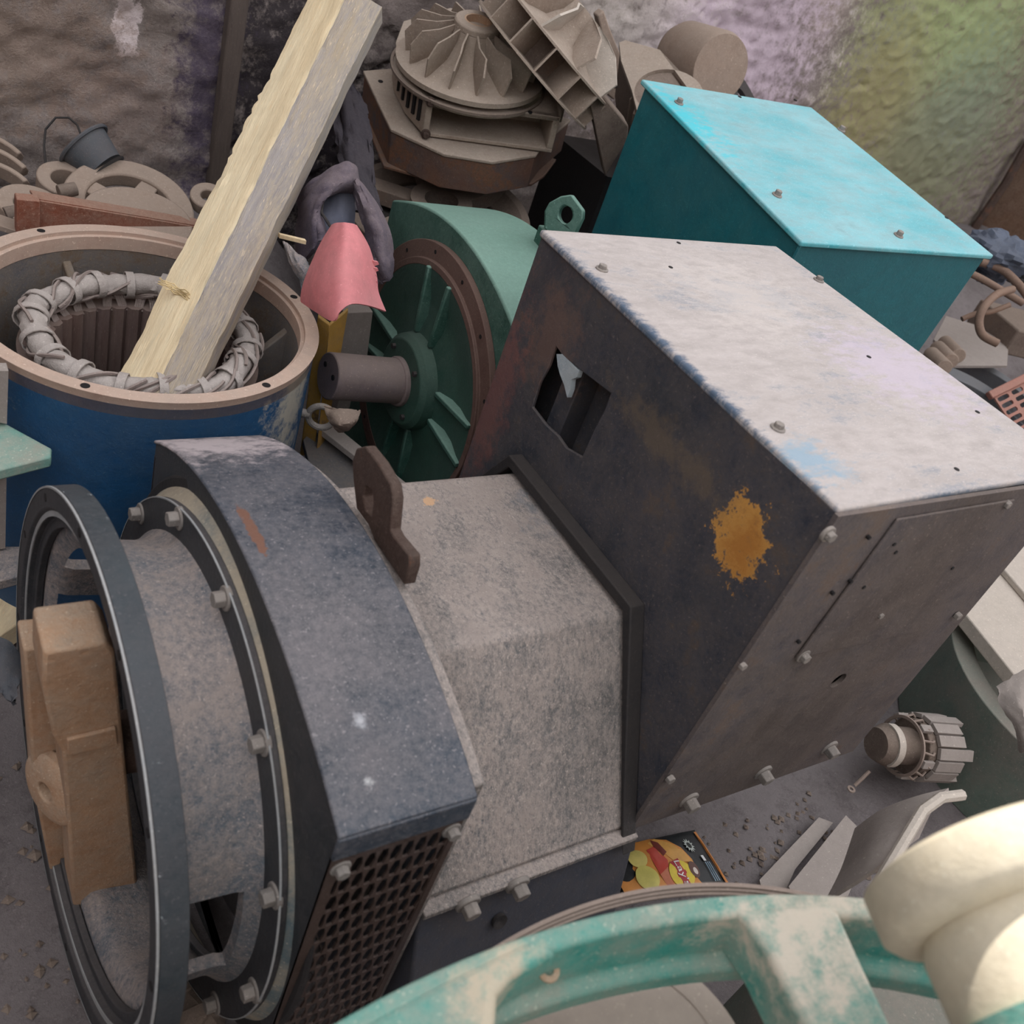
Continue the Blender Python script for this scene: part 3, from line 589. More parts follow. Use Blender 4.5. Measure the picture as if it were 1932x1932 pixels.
# ================= blue drum with stator =================
DC = V((.576, 2.135, 0)); DT = .382; R = .42
B = thing('stator_housing', 'blue steel stator drum with pinkish rusty rim, upright at the left', 'stator housing', (DC.x, DC.y, GZ))
b = MB(); b.lathe((DC.x,DC.y,0), (0,0,1), [(GZ,R-.006),(GZ,R-.03),(DT-.02,R-.03),(DT-.02,R-.006)], 128); b.build('drum_wall', M_blue, B, smooth=50)
b = MB(); b.lathe((DC.x,DC.y,0), (0,0,1), [(DT-.022,R-.006),(DT,R),(DT,R-.036),(DT-.012,R-.036),(DT-.012,R-.046),(DT-.05,R-.046),(DT-.05,R-.006)], 128); rim = b.build('machined_rim', M_rim, B, bevel=.001, smooth=40)
b = MB(); b.lathe((DC.x,DC.y,0), (0,0,1), [(GZ,R-.031),(GZ,R-.044),(DT-.051,R-.044),(DT-.051,R-.031)], 96); b.build('inner_lining', M_drumin, B, smooth=60)
for px, py in ((80,437),(156,734),(503,727),(556,560)):
    p = at(px, py, z=DT); d = V((p.x-DC.x, p.y-DC.y, 0)); 
    p = V((DC.x, DC.y, DT))+d.normalized()*(R-.018)
    b = MB(); b.cyl(p-V((0,0,.003)), p+V((0,0,.0006)), .010, n=18); b.build('bolt_hole', M_hole, rim)
for px, py in ((112,500),(545,640),(40,660),(350,470)):
    p = at(px, py, z=.27); d = V((p.x-DC.x, p.y-DC.y, 0)).normalized(); t_ = V((-d.y,d.x,0)); c_ = V((DC.x,DC.y,.10))+d*.335
    b = MB(); b.hexa([c_-d*.045-t_*.012-V((0,0,.4)), c_+d*.05-t_*.012-V((0,0,.4)), c_+d*.05+t_*.012-V((0,0,.4)), c_-d*.045+t_*.012-V((0,0,.4)),
        c_-d*.045-t_*.012+V((0,0,.12)), c_+d*.05-t_*.012+V((0,0,.21)), c_+d*.05+t_*.012+V((0,0,.21)), c_-d*.045+t_*.012+V((0,0,.12))]); b.build('rib', M_drumin, B, bevel=.004)
b = MB(); NT = 36; Ro, Ri = .285, .212; lo, li = [], []
vs = []; 
for i in range(NT*4):
    a = 2*math.pi*i/(NT*4); ri = Ri if i % 4 in (0,1,2) else Ri+.012; 
    for z in (.245, -.36):
        vs.append((DC.x+Ro*math.cos(a), DC.y+Ro*math.sin(a), z)); vs.append((DC.x+ri*math.cos(a), DC.y+ri*math.sin(a), z))
fs = []; n = NT*4
for i in range(n):
    j = (i+1) % n; a, c = i*4, j*4
    fs += [(a,c,c+1,a+1),(a+2,a+3,c+3,c+2),(a+1,c+1,c+3,a+3),(a,a+2,c+2,c)]
b.add(vs, fs); core = b.build('stator_core', M_core, B, smooth=15)
# end winding: lumpy dusty ring, twisted strands, tape bands, leads
def wc(a, z=0, r=0): 
    rr = .252+r+.008*math.sin(5*a+1)+.006*nz(math.cos(a)*2, math.sin(a)*2, 0, 2); return V((DC.x+rr*math.cos(a), DC.y+rr*math.sin(a), .298+z+.007*math.sin(7*a)))
b = MB(); n, m = 160, 12; vs = []
for i in range(n):
    a = 2*math.pi*i/n; c = wc(a); d = V((math.cos(a), math.sin(a), 0))
    for k in range(m):
        t = 2*math.pi*k/m; rr = .026+.006*nz(a*3, t, 2, 2)+.003*nz(a*12, t*2, 5, 2); vs.append(c+d*math.cos(t)*rr*1.15+V((0,0,1))*math.sin(t)*rr)
b.add(vs, [(i*m+k, ((i+1)%n)*m+k, ((i+1)%n)*m+(k+1)%m, i*m+(k+1)%m) for i in range(n) for k in range(m)]); wd_ = b.build('end_winding', M_paper, B, smooth=50)
b = MB(); rnd = random.Random(3)
for s_ in range(26):
    a0_ = rnd.uniform(0, 6.28); ln = rnd.uniform(.6, 1.5); ph = rnd.uniform(0, 6.28); tw = rnd.uniform(2, 5)
    P = []
    for i in range(26):
        t = i/25; a = a0_+ln*t; c = wc(a); d = V((math.cos(a), math.sin(a), 0)); q = ph+tw*t; rr = .031+.003*math.sin(9*t)
        P.append(c+d*math.cos(q)*rr*1.12+V((0,0,1))*math.sin(q)*rr)
    b.tube(P, .0045, 5)
b.build('winding_strands', M_strand, wd_, smooth=60)
for k in range(18):
    a = 2*math.pi*k/18+.1; c = wc(a); d = V((math.cos(a), math.sin(a), 0)); b = MB()
    t_ = V((-d.y, d.x, 0))
    P = [c+d*math.cos(q)*.037*1.1+V((0,0,1))*math.sin(q)*.034 for q in [2*math.pi*i/16 for i in range(16)]]
    vs = [p+t_*s_ for p in P for s_ in (-.010, .010)]; fs = [(2*i, 2*((i+1)%16), 2*((i+1)%16)+1, 2*i+1) for i in range(16)]
    vs2 = [p+(p-c)*-.08+t_*s_ for p in P for s_ in (-.010, .010)]
    b.add(vs+vs2, fs+[tuple(32+q for q in f[::-1]) for f in fs]+[(2*i, 32+2*i, 32+2*((i+1)%16), 2*((i+1)%16)) for i in range(16)]+[(2*((i+1)%16)+1, 32+2*((i+1)%16)+1, 32+2*i+1, 2*i+1) for i in range(16)])
    b.build('tape_band', M_paper, wd_, smooth=60)
for k in range(NT):
    a = 2*math.pi*k/NT; b = MB()
    for q in range(4):
        aa = a+(q-1.5)*.022; sk = .16 if k % 2 else -.14; P = []
        for i in range(7):
            t = i/6; ang_ = aa+sk*t*t; rr = .222+.03*math.sin(t*2.2); P.append((DC.x+rr*math.cos(ang_), DC.y+rr*math.sin(ang_), .235+.068*t))
        b.tube(P, .0042, 5)
    b.build('coil_lead', M_strand, B, smooth=60)
# feet plates and eyebolt on the drum
b = MB(); pts = [at(px, py, z=.26) for px, py in ((-70,770),(-10,790),(14,800),(98,846),(96,862),(0,886),(-70,900))]; b.prism([(p.x,p.y,.232) for p in pts], (0,0,.028)); f1 = b.build('mounting_foot', M_tealcast, B, bevel=.004); f1['label'] = 'pale blue flaking mounting foot'
b = MB(); pts = [at(px, py, z=-.08) for px, py in ((-60,1030),(60,1030),(120,1060),(40,1085),(-60,1112))]; b.prism([(p.x,p.y,-.11) for p in pts], (0,0,.03)); b.build('mounting_foot', M_adapt, B, bevel=.004)
b = MB(); b.prism([at(-40,880,y=1.80), at(13,872,y=1.80), at(10,1035,y=1.80), at(-40,1040,y=1.80)], (0,.03,0)); b.prism([at(-40,700,y=1.82), at(16,700,y=1.82), at(13,800,y=1.82), at(-40,790,y=1.82)], (0,.03,0)); b.build('foot_web', M_card, B)
ec = at(598, 785, pl=(V((0.55,0.6,-.2)), V((.95,1.98,.2)))); d = V((ec.x-DC.x, ec.y-DC.y, 0)).normalized()
ec = V((DC.x, DC.y, 0))+d*(R+.045)+V((0,0,ec.z)); fw = V((.551,.6006,-.579)); uu = d; vv = V((0,0,1))
b = MB(); b.tube([ec+uu*math.cos(t)*.034+vv*math.sin(t)*.034 for t in [2*math.pi*i/28 for i in range(28)]], .009, 10, closed=True); b.cyl(V((DC.x,DC.y,ec.z))+d*(R-.02), ec-d*.03, .012, n=14); b.build('eyebolt', M_bolt, B)

# ================= split beam =================
def bev(pb, pt, t): return pb.lerp(pt, t)
b0 = dict(L=atd(235,688,2.235), M=atd(315,690,2.185), R=atd(391,688,2.24)); b1 = dict(L=atd(578,5,2.66), M=atd(650,0,2.61), R=atd(712,30,2.66))
back = V((.551,.6006,-.579)); b = MB(); n = 90; vs = []; t0, t1 = -.13, 1.03
for i in range(n+1):
    t = t0+(t1-t0)*i/n; L_, M_, R_ = [bev(b0[k], b1[k], t) for k in 'LMR']; ax = (R_-L_).normalized()
    jag = .008*nz(t*7, 0, 0, 1)+.003*nz(t*31, 1, 0, 1)
    if .45 < t < .8: jag += .008*nz(t*60, 7, 0, 1)
    L_ = L_+ax*jag; R_ = R_-ax*(.004*nz(t*12, 5, 0, 1))
    M_ = M_+ax*.004*nz(t*10, 3, 0, 1)
    ring_ = []
    for k in range(7): q = L_.lerp(M_, k/7); e = .0030*nz(t*6, k*1.7, 2, 2)+(.0025 if k % 2 else 0); ring_.append(q-back*e)
    for k in range(9): q = M_.lerp(R_, k/8); e = .012*math.sin(math.pi*k/8)+.005*nz(t*24, k*1.3, 9, 1.5)+.003*nz(t*70, k*2, 4, 1); ring_.append(q-back*e)
    ring_ += [R_+back*.09-ax*.012, L_.lerp(R_, .5)+back*.12, L_+back*.10+ax*.008]
    vs += ring_
m = 19; fsA, fsB = [], []
for i in range(n):
    for k in range(m):
        f = (i*m+k, i*m+(k+1)%m, (i+1)*m+(k+1)%m, (i+1)*m+k); (fsA if k < 7 or k == 18 else fsB).append(f)
bb = MB(); bb.add(vs, fsA); bb.cur = 1; 
for f in fsB+[tuple(range(m)), tuple(n*m+k for k in range(m))]: bb.f.append(list(f)); bb.mi.append(1)
beam = bb.build('timber_beam', [M_wood, M_woodg], None, smooth=25)
tag(beam, 'long split timber beam, pale fresh wood and grey bark side, leaning out of the blue drum', 'timber')
b = MB()
for k in range(7):
    p = atd(318+k*3, 548+k, 2.29); P = [atd(300+rnd.uniform(-3,3)+i*7, 524+i*3.6+rnd.uniform(-3,3)+k*2, 2.27-.01*math.sin(i)) for i in range(9)]; b.tube(P, .0016, 4)
tag(b.build('string', mat('jute_string', (226,200,150), dust=(230,210,170), up=0)), 'frayed pale twine snagged on the fresh face of the beam', 'string')
# ================= small tools for the loose scrap =================
FW = V((.551,.6006,-.579))
def dep(p): return (V(p)-CAM).dot(FW)/FW.length*1.0
def pd(px, py, d): return CAM + ray(px, py)*(d/FPX)
def crom(a, b_, c, d, t): return 0.5*((2*b_)+(c-a)*t+(2*a-5*b_+4*c-d)*t*t+(3*b_-a-3*c+d)*t*t*t)
def gridfn(rows):
    "rows of 3D points -> smooth surface function"
    R_, C_ = len(rows)-1, len(rows[0])-1
    def g(i, j): return V(rows[max(0, min(R_, i))][max(0, min(C_, j))])
    def f(u, v):
        a = u*R_; i = min(R_-1, int(a)); s = a-i; c = v*C_; j = min(C_-1, int(c)); t = c-j
        col = [crom(g(k, j-1), g(k, j), g(k, j+1), g(k, j+2), t) for k in (i-1, i, i+1, i+2)]
        return crom(*col, s)
    return f
def fold(f, n, amp, fr, seed=0):
    def h(u, v):
        p = f(u, v); return p+V(n)*amp*(nz(u*fr, v*fr, seed, 1)+.5*nz(u*fr*2.3, v*fr*2.3, seed+5, 1))
    return h
def poly(px, z=None, y=None, x=None, pl=None): return [at(a, c, x=x, y=y, z=z, pl=pl) for a, c in px]
def frame(n):
    n = V(n).normalized(); r = V((1,0,0)) if abs(n.x) < .8 else V((0,1,0)); u = (r-n*r.dot(n)).normalized(); return u, n.cross(u), n

# ================= impellers and blower housings by the wall =================
n1 = V((-.18,-.14,.974)).normalized(); F0 = V((1.77,2.94,.86)); fu, fv, _ = frame(n1)
IM = thing('impeller', 'dusty bladed impeller with open hub, lying level on the slotted housing', 'impeller', tuple(F0-n1*.02))
b = MB(); b.lathe(F0, n1, [(-.012,0),(-.012,.252),(.004,.252),(.012,.2),(.045,.12),(.095,.082),(.128,.078),(.128,.0)], 72, closed=False); hubm = b.build('back_disc', M_cast, IM, smooth=50)
b = MB(); b.lathe(F0+n1*.128, n1, [(0,.045),(0,.078),(.018,.078),(.024,.072),(.024,.045)], 48); b.build('hub_ring', M_cast, IM, bevel=.002)
b = MB(); b.lathe(F0+n1*.10, n1, [(0,0),(0,.046),(.052,.046),(.052,.040),(.01,.040),(.01,0)], 40, closed=False); b.build('bore', M_rustblock, IM)
for k in range(15):
    a = 2*math.pi*k/15+.1; d = fu*math.cos(a)+fv*math.sin(a); t_ = n1.cross(d); sk = t_*.03
    b = MB(); b.prism([F0+d*.075+n1*.135-t_*.002, F0+d*.13+n1*.12+sk*.3-t_*.002, F0+d*.195+n1*.120+sk-t_*.002, F0+d*.228+n1*.075+sk-t_*.002, F0+d*.218+n1*.002+sk*.6-t_*.002, F0+d*.11+n1*.03-t_*.002], t_*.006); b.build('blade', M_cast, IM)
HS = thing('blower_housing', 'dusty blower housing with wide rectangular outlet, under the level impeller', 'housing', tuple(F0-n1*.16))
pl1 = (n1, F0-n1*.03)
top = poly([(762,40),(747,80),(750,105),(772,147),(806,186),(1058,222),(1075,170),(1060,110),(960,40),(850,15)], pl=pl1)
cen = F0-n1*.03
b = MB(); b.plate(top, [circ(cen, fu, fv, .256, 40)], -n1*.014); ht = b.build('top_flange', M_cast, HS)
b = MB(); b.lathe(cen, n1, [(-.004,.256),(-.004,.266),(.005,.266),(.005,.256)], 64); b.build('seal_ring', M_castdk, ht)
hh = .115
A_, B_ = top[4], top[5]
e = (B_-A_).normalized(); inw = (e.cross(n1)); inw = inw if inw.y > 0 else -inw
b = MB(); b.prism([A_-n1*.0+e*.0, B_, B_+inw*.03-e*.0, A_+inw*.03], -n1*.016)
b.prism([A_-n1*(hh), B_-n1*hh, B_-n1*hh+inw*.20, A_-n1*hh+inw*.20], -n1*.014)
b.prism([A_, A_+e*.022, A_+e*.022+inw*.2, A_+inw*.2], -n1*hh); b.prism([B_-e*.022, B_, B_+inw*.2, B_-e*.022+inw*.2], -n1*hh)
b.prism([A_+inw*.17-n1*.01, B_+inw*.17-n1*.01, B_+inw*.19-n1*.01, A_+inw*.19-n1*.01], -n1*hh); b.build('outlet_duct', M_cast, HS, bevel=.003)
b = MB()
P = [top[i] for i in (4,3,2,1,0,9,8,7,6,5)]
for i in range(len(P)-1):
    if i == 8: continue
    q0, q1 = P[i], P[i+1]; b.prism([q0-n1*.01, q1-n1*.01, q1-n1*.01+(cen-q1)*.04, q0-n1*.01+(cen-q0)*.04], -n1*(hh-.005))
b.build('side_wall', M_cast, HS)
for i in range(5):
    q = P[0].lerp(P[1], .25+.3*i) if i < 3 else P[1].lerp(P[2], .2+.4*(i-3)); o = (q-cen).normalized()
    b = MB(); b.ob(q-n1*.055+o*.002, o*.006, n1*.035, n1.cross(o)*.006); b.build('slot', M_hole, HS)
for q in (A_+e*.012-n1*.008, A_+e*.012-n1*(hh+.004)): bolt(q-inw*.004, -inw, .011, HS, M_rust, washer=True)
for px, py in ((848,178),(1000,212),(795,110)): p = at(px, py, pl=pl1); b = MB(); b.cyl(p-n1*.002, p+n1*.002, .008, n=12); b.build('bolt_hole', M_hole, ht)
RH = thing('blower_housing', 'rusty blue and brown six-sided housing squashed under the dusty outlet housing', 'housing', tuple(F0-n1*.3))
pl2 = (n1, F0-n1*.165)
t2 = poly([(685,133),(752,128),(1078,225),(1034,262),(1012,292),(930,305),(838,290),(737,243)], pl=pl2)
c2 = sum(t2, V())/len(t2)
b = MB(); b.prism(t2, -n1*.012); b.build('top_plate', M_cast, RH, bevel=.003)
b = MB(); b.prism([p+(c2-p)*.015-n1*.012 for p in t2], -n1*.115); b.build('body', M_rustplate, RH, bevel=.003)
t3 = poly([(676,196),(690,190),(1050,300),(1028,330),(1004,346),(930,354),(832,342),(724,312)], pl=(n1, F0-n1*.29))
b = MB(); b.prism(t3, -n1*.012); b.build('bottom_plate', M_rustplate, RH, bevel=.003)
p = at(718,154,pl=pl2); b = MB(); b.cyl(p, p+n1*.002, .009, n=12); b.build('bolt_hole', M_hole, RH)
SF = thing('spoked_frame', 'large dusty round spoked end frame under the rusty housing, behind the green generator', 'end frame', (1.72, 2.85, GZ))
F3 = at(830, 395, pl=(n1, F0-n1*.42)); 
b = MB(); b.lathe(F3, n1, [(-.06,.33),(-.06,.24),(-.045,.24),(0,.30),(.0,.33)], 80); b.build('outer_ring', M_castdk, SF, bevel=.003)
b = MB(); b.lathe(F3, n1, [(-.10,.06),(-.10,.11),(.04,.11),(.04,.06)], 40); b.build('hub', M_castdk, SF)
for k in range(6):
    a = k*math.pi/3+.35; d = fu*math.cos(a)+fv*math.sin(a); t_ = n1.cross(d); b = MB(); b.ob(F3+d*.2-n1*.01, d*.11, t_*.035, n1*.03); b.build('spoke', M_castdk, SF, bevel=.004)
b = MB(); b.cyl(V((F3.x,F3.y,GZ)), F3-n1*.08, .24, .24, 48); b.build('lower_drum', M_dark, SF)
# tilted impeller
a2 = (C2W @ V((.73,.585,.35))).normalized(); I2c = at(1048, 84, y=2.80); u2, v2, _ = frame(a2); IR = .252
I2 = thing('impeller', 'double-disc impeller leaning steeply on edge, right of the level impeller', 'impeller', tuple(I2c-V((0,0,.25))))
b = MB(); b.lathe(I2c-a2*.098, a2, [(0,.10),(0,IR+.012),(.006,IR+.012),(.006,.10)], 72); b.build('lower_disc', M_cast, I2)
b = MB(); b.lathe(I2c, a2, [(0,0),(0,IR),(.007,IR),(.015,.18),(.04,.11),(.09,.075),(.14,.065),(.14,0)], 72, closed=False); b.build('upper_disc', M_cast, I2, smooth=50)
b = MB(); b.lathe(I2c-a2*.094, a2, [(0,.09),(0,.12),(.092,.12),(.092,.09)], 40); b.build('hub', M_castdk, I2)
for k in range(14):
    a = 2*math.pi*k/14; d = u2*math.cos(a)+v2*math.sin(a); t_ = a2.cross(d)
    b = MB(); b.ob(I2c-a2*.046+d*.185, d*(IR-.18), a2*.046, t_*.003); b.build('partition', M_rustblock if k == 5 else M_cast, I2)
for k in range(9):
    a = 2*math.pi*k/9+.2; d = u2*math.cos(a)+v2*math.sin(a); t_ = a2.cross(d)
    b = MB(); b.prism([I2c+d*.06+a2*.14-t_*.003, I2c+d*.12+a2*.135-t_*.003, I2c+d*.17+a2*.12+t_*.02, I2c+d*(IR-.01)+a2*.07+t_*.02, I2c+d*(IR-.01)+a2*.004, I2c+d*.08+a2*.03], t_*.008); b.build('blade', M_slab if k % 2 else M_cast, I2)
b = MB(); dc = at(1092, 60, y=3.08); b.lathe(dc, (C2W @ V((.8,.5,.3))), [(0,.12),(0,.235),(.015,.235),(.015,.12)], 64)
tag(b.build('steel_ring', M_dark, bevel=.003), 'dark thin steel ring propped behind the leaning impeller', 'ring')
# reddish cast piece behind
b = MB(); b.prism(poly([(1128,30),(1140,20),(1150,50),(1178,120),(1160,190),(1135,170),(1150,120)], y=3.28), (0,.04,0)); tag(b.build('cast_bracket', M_tan, bevel=.006), 'pinkish dusty bracket poking up behind the leaning impeller', 'bracket')
# second slotted housing
S2 = thing('blower_housing', 'slotted blower housing half hidden behind the turquoise lid', 'housing', (2.5, 3.05, GZ))
n2 = V((-.45,-.25,.86)).normalized(); q0 = at(1210, 120, y=3.05); pl3 = (n2, q0)
t4 = poly([(1168,80),(1180,76),(1245,94),(1300,170),(1330,270),(1240,300),(1212,250),(1192,170),(1172,115)], pl=pl3); c4 = sum(t4, V())/len(t4)
ho = [c4+(V(p)-c4)*.72 for p in t4]
b = MB(); b.plate(t4, [circ(at(1262,175,pl=pl3), *frame(n2)[:2], .13, 32)], -n2*.015); b.build('top_flange', M_cast, S2)
b = MB(); b.prism([p+(c4-p)*.06-n2*.015 for p in t4], -n2*.22); b.build('side_wall', M_castdk, S2)
for k in range(4):
    q = t4[7].lerp(t4[6], k/3)-n2*.1+(t4[7]-c4).normalized()*-.005; b = MB(); b.ob(q, (c4-q).normalized()*.014, n2*.07, n2.cross((c4-q).normalized())*.008); b.build('slot', M_tan, S2)
b = MB(); pq = poly([(1112,190),(1140,182),(1186,238),(1184,262),(1142,334)], y=2.62); b.prism(pq, (.05,.10,0)); b.build('outlet_duct', M_castdk, S2, bevel=.005)
b = MB(); b.box((2.35,2.75,GZ),(2.95,3.15,.62)); b.build('support_crate', M_dark, S2)
# dusty stub cylinder against the wall
p0, p1 = at(1284, 105, y=3.35), at(1352, 128, y=3.08)
b = MB(); ax = (p1-p0).normalized(); b.lathe(p0, ax, [(-.05,0),(-.04,.07),(0,.125),(.04,.14),((p1-p0).length,.14),((p1-p0).length+.03,.13),((p1-p0).length+.035,0)], 48, closed=False)
CY = b.build('dusty_cylinder', M_tan, smooth=45); tag(CY, 'dusty tan cylinder resting behind the turquoise box lid against the wall', 'cylinder')
b = MB(); b.lathe(at(1395, 190, y=3.25), V((.3,-.5,.8)), [(0,.05),(0,.17),(.02,.17),(.02,.05)], 40); tag(b.build('dark_disc', M_dark), 'dark disc edge showing right of the tan cylinder', 'disc')

# ================= jacket, pink cover, yellow angle =================
JK = thing('jacket', 'crumpled grey purple jacket hanging open behind the pink cover', 'jacket', tuple(at(640, 470, y=2.75)))
D = 2.55
def G_(rows, n=(-.5,-.6,.6), amp=.012, fr=6, seed=0): return fold(gridfn([[pd(*p) for p in r] for r in rows]), V(n), amp, fr, seed)
b = MB(); b.sheet(30, 30, G_([[(560,375,D+.05),(590,345,D),(640,312,D-.02),(668,312,D),(674,345,D+.04)],
    [(566,400,D+.05),(590,370,D-.05),(635,345,D-.06),(660,342,D-.03),(674,362,D+.03)],
    [(560,450,D+.06),(585,420,D-.03),(596,400,D-.06),(606,380,D-.04),(612,372,D+.05)],
    [(566,500,D+.06),(586,480,D-.02),(602,460,D-.05),(612,440,D-.03),(614,430,D+.05)]]), .012); b.build('collar', M_cloth, JK, smooth=70)
b = MB(); b.sheet(26, 20, G_([[(608,372,D+.02),(640,352,D+.03),(672,350,D+.04)],[(604,420,D-.02),(636,410,D-.02),(668,400,D+.02)],[(610,470,D),(640,480,D-.01),(675,470,D+.03)],[(620,520,D+.02),(650,530,D+.02),(690,520,D+.05)]], amp=.006, fr=4, seed=3), .01); b.build('lining', M_clothin, JK, smooth=70)
b = MB(); b.sheet(40, 14, G_([[(664,345,D+.02),(672,340,D-.02),(684,352,D+.03)],[(680,400,D),(694,388,D-.05),(712,392,D+.02)],[(694,450,D),(712,440,D-.05),(734,440,D+.02)],[(704,500,D),(722,500,D-.04),(740,490,D+.02)],[(716,535,D),(730,530,D),(738,520,D+.03)]], seed=7, fr=7), .012); b.build('sleeve', M_cloth, JK, smooth=70)
b = MB(); b.tube([pd(611,372,D-.03), pd(606,400,D-.05), pd(622,425,D-.05), pd(640,445,D-.05), pd(668,425,D-.03)], .004, 6); b.build('lining_seam', M_dark, JK)
b = MB(); b.sheet(30, 20, G_([[(625,150,2.9),(650,140,2.9),(690,200,2.95)],[(630,230,2.85),(660,230,2.85),(700,260,2.9)],[(640,310,2.8),(670,310,2.8),(705,340,2.85)],[(650,400,2.8),(690,400,2.8),(720,400,2.85)]], amp=.02, seed=11), .012)
tag(b.build('shade_sheet', mat('shade_sheet', (56,52,60), (44,42,50), dust=(92,84,88), patch=.2, up=.2, rough=.95), smooth=70), 'dark grey sheet standing in for the shade right of the timber beam', 'shade sheet')  # dark sheet stands in for the shaded region behind the beam
D = 2.33
rows = [[(627,425,D+.02),(633,422,D),(641,421,D-.01),(650,421,D-.02),(658,422,D-.01),(665,423,D),(672,426,D+.02)],
        [(603,465,D+.04),(614,462,D),(630,458,D-.03),(650,456,D-.05),(668,457,D-.03),(684,462,D),(696,468,D+.04)],
        [(577,525,D+.07),(592,526,D+.01),(612,522,D-.04),(642,515,D-.07),(668,512,D-.05),(692,513,D),(709,518,D+.05)],
        [(569,556,D+.09),(588,566,D+.02),(610,574,D-.04),(640,566,D-.08),(668,552,D-.06),(692,548,D-.01),(713,552,D+.05)],
        [(569,570,D+.09),(596,588,D+.01),(629,606,D-.07),(642,588,D-.08),(663,574,D-.07),(694,577,D-.02),(727,588,D+.05)]]
b = MB(); b.sheet(30, 30, gridfn([[pd(*p) for p in r] for r in rows]), .005)
PK = b.build('pink_cover', M_pink, smooth=60); tag(PK, 'pink curved plastic cover standing between the blue drum and the green generator', 'cover')
for k, (px, py) in enumerate(((711,500),(710,512),(707,524),(709,536))):
    q = pd(px, py, D+.045); b = MB(); b.prism([q+V((-.012,0,-.006)), q+V((.006,0,.002)), q+V((.002,0,.008)), q+V((-.012,0,.010))], (0,.006,0)); b.build('broken_tooth', M_pink, PK)
def strut(b, pa, pb, w1, w2, th): b.prism([V(p) for p in (pa[0], pa[1], pb[1], pb[0])], th)
b = MB(); th = V((.004,.012,.004))
b.prism([at(600,598,y=2.16), at(622,614,y=2.12), at(592,860,y=2.06), at(566,860,y=2.10)], th)
b.prism([at(622,614,y=2.12), at(657,585,y=2.17), at(606,880,y=2.06), at(594,885,y=2.02)], th)
tag(b.build('angle_iron', M_yellow, bevel=.002), 'yellow rusty angle iron standing under the pink cover', 'angle iron')
b = MB(); b.prism([at(650,590,y=2.28), at(704,588,y=2.28), at(690,700,y=2.28), at(634,705,y=2.28)], (0,.05,0)); b.prism([at(660,660,y=2.29), at(684,660,y=2.29), at(640,860,y=2.29), at(615,860,y=2.29)], (0,.04,0))
tag(b.build('grey_board', M_card, bevel=.003), 'grey board standing behind the bare steel shaft tip', 'board')
b = MB(); b.prism(poly([(572,830),(600,795),(700,870),(770,925),(640,960),(590,900)], z=-.02), (0,0,-.02))
tag(b.build('steel_plate', mat('blue_grey_plate', (84,92,104), (74,78,88), up=.2), bevel=.002), 'flat blue-grey plate lying behind the generator body', 'plate')
b = MB(); b.prism(poly([(592,800),(612,786),(768,912),(752,924)], z=.03), (0,0,-.02))
tag(b.build('flat_bar', M_card, bevel=.002), 'pale flat bar lying diagonally behind the rusty lifting lug', 'bar')
# lumpy crumpled paper below shaft, grey torn sheet behind pink cover
b = MB(); b.sheet(16, 16, G_([[(612,765,2.3),(640,772,2.28),(680,775,2.3)],[(622,795,2.28),(650,800,2.24),(672,795,2.28)],[(640,815,2.3),(655,812,2.28),(662,805,2.3)]], amp=.012, fr=5, seed=21), .006)
tag(b.build('crumpled_paper', M_castdk, smooth=60), 'crumpled brown paper under the shaft tip', 'paper')
D = 2.42; b = MB(); b.sheet(18, 12, G_([[(534,455,D),(545,462,D),(560,480,D)],[(548,500,D),(562,495,D-.03),(578,490,D)],[(566,530,D),(576,520,D-.02),(585,512,D)],[(570,560,D+.02),(578,545,D),(586,535,D)]], amp=.008, seed=31), .004)
tag(b.build('torn_sheet', M_adapt, smooth=60), 'torn curled grey metal sheet left of the pink cover', 'sheet metal')
b = MB(); pth = [atd(526,444,2.45), atd(576,456,2.45)]; b.ob((pth[0]+pth[1])/2, (pth[1]-pth[0])/2, V((0,.006,0)), V((0,0,.005))); tag(b.build('wood_stick', M_wood), 'small pale wooden stick between beam and pink cover', 'stick')

# ================= scrap at the far left =================
def ringat(name, px, py, y, R_, r_, h, tilt, m, label, cat, a0=0, a1=2*math.pi, group=None, parent=None):
    c = at(px, py, y=y); b = MB(); n = V(tilt).normalized(); b.lathe(c, n, [(0,r_),(0,R_),(-h,R_),(-h,r_)], 56, a0, a1); o = b.build(name, m, parent, bevel=.004)
    if label: tag(o, label, cat, group)
    return o
ringat('steel_bushing', 125, 336, 3.02, .082, .043, .085, (.0,-.25,1), M_tan, 'thick dusty steel ring beside the small bucket at the foot of the wall', 'ring')
ringat('flat_washer', 62, 386, 2.85, .095, .05, .03, (.1,-.2,1), M_tan, 'flat dusty ring under the thick ring at the far left', 'ring')
WH = thing('handwheel', 'dusty spoked iron wheel lying behind the rusty channel', 'wheel', tuple(at(245, 392, y=2.9)-V((0,0,.06))))
wc_ = at(245, 386, y=2.9); wn_ = V((-.05,-.35,.93)).normalized(); wu, wv, _ = frame(wn_)
b = MB(); b.lathe(wc_, wn_, [(0,.125),(0,.19),(-.05,.19),(-.05,.125)], 64); b.build('wheel_rim', M_tan, WH, bevel=.006)
b = MB(); b.lathe(wc_, wn_, [(.01,.02),(.01,.05),(-.06,.05),(-.06,.02)], 32); b.build('wheel_hub', M_tan, WH, bevel=.004)
for k in range(4): a = k*math.pi/2+.9; d = wu*math.cos(a)+wv*math.sin(a); t_ = wn_.cross(d); b = MB(); b.ob(wc_+d*.09-wn_*.025, d*.05, t_*.028, wn_*.015); b.build('spoke', M_tan, WH, bevel=.004)
ringat('steel_disc', 262, 408, 2.72, .15, .03, .03, (0,-.15,1), M_tan, 'dusty flat disc overlapping the spoked wheel', 'disc')
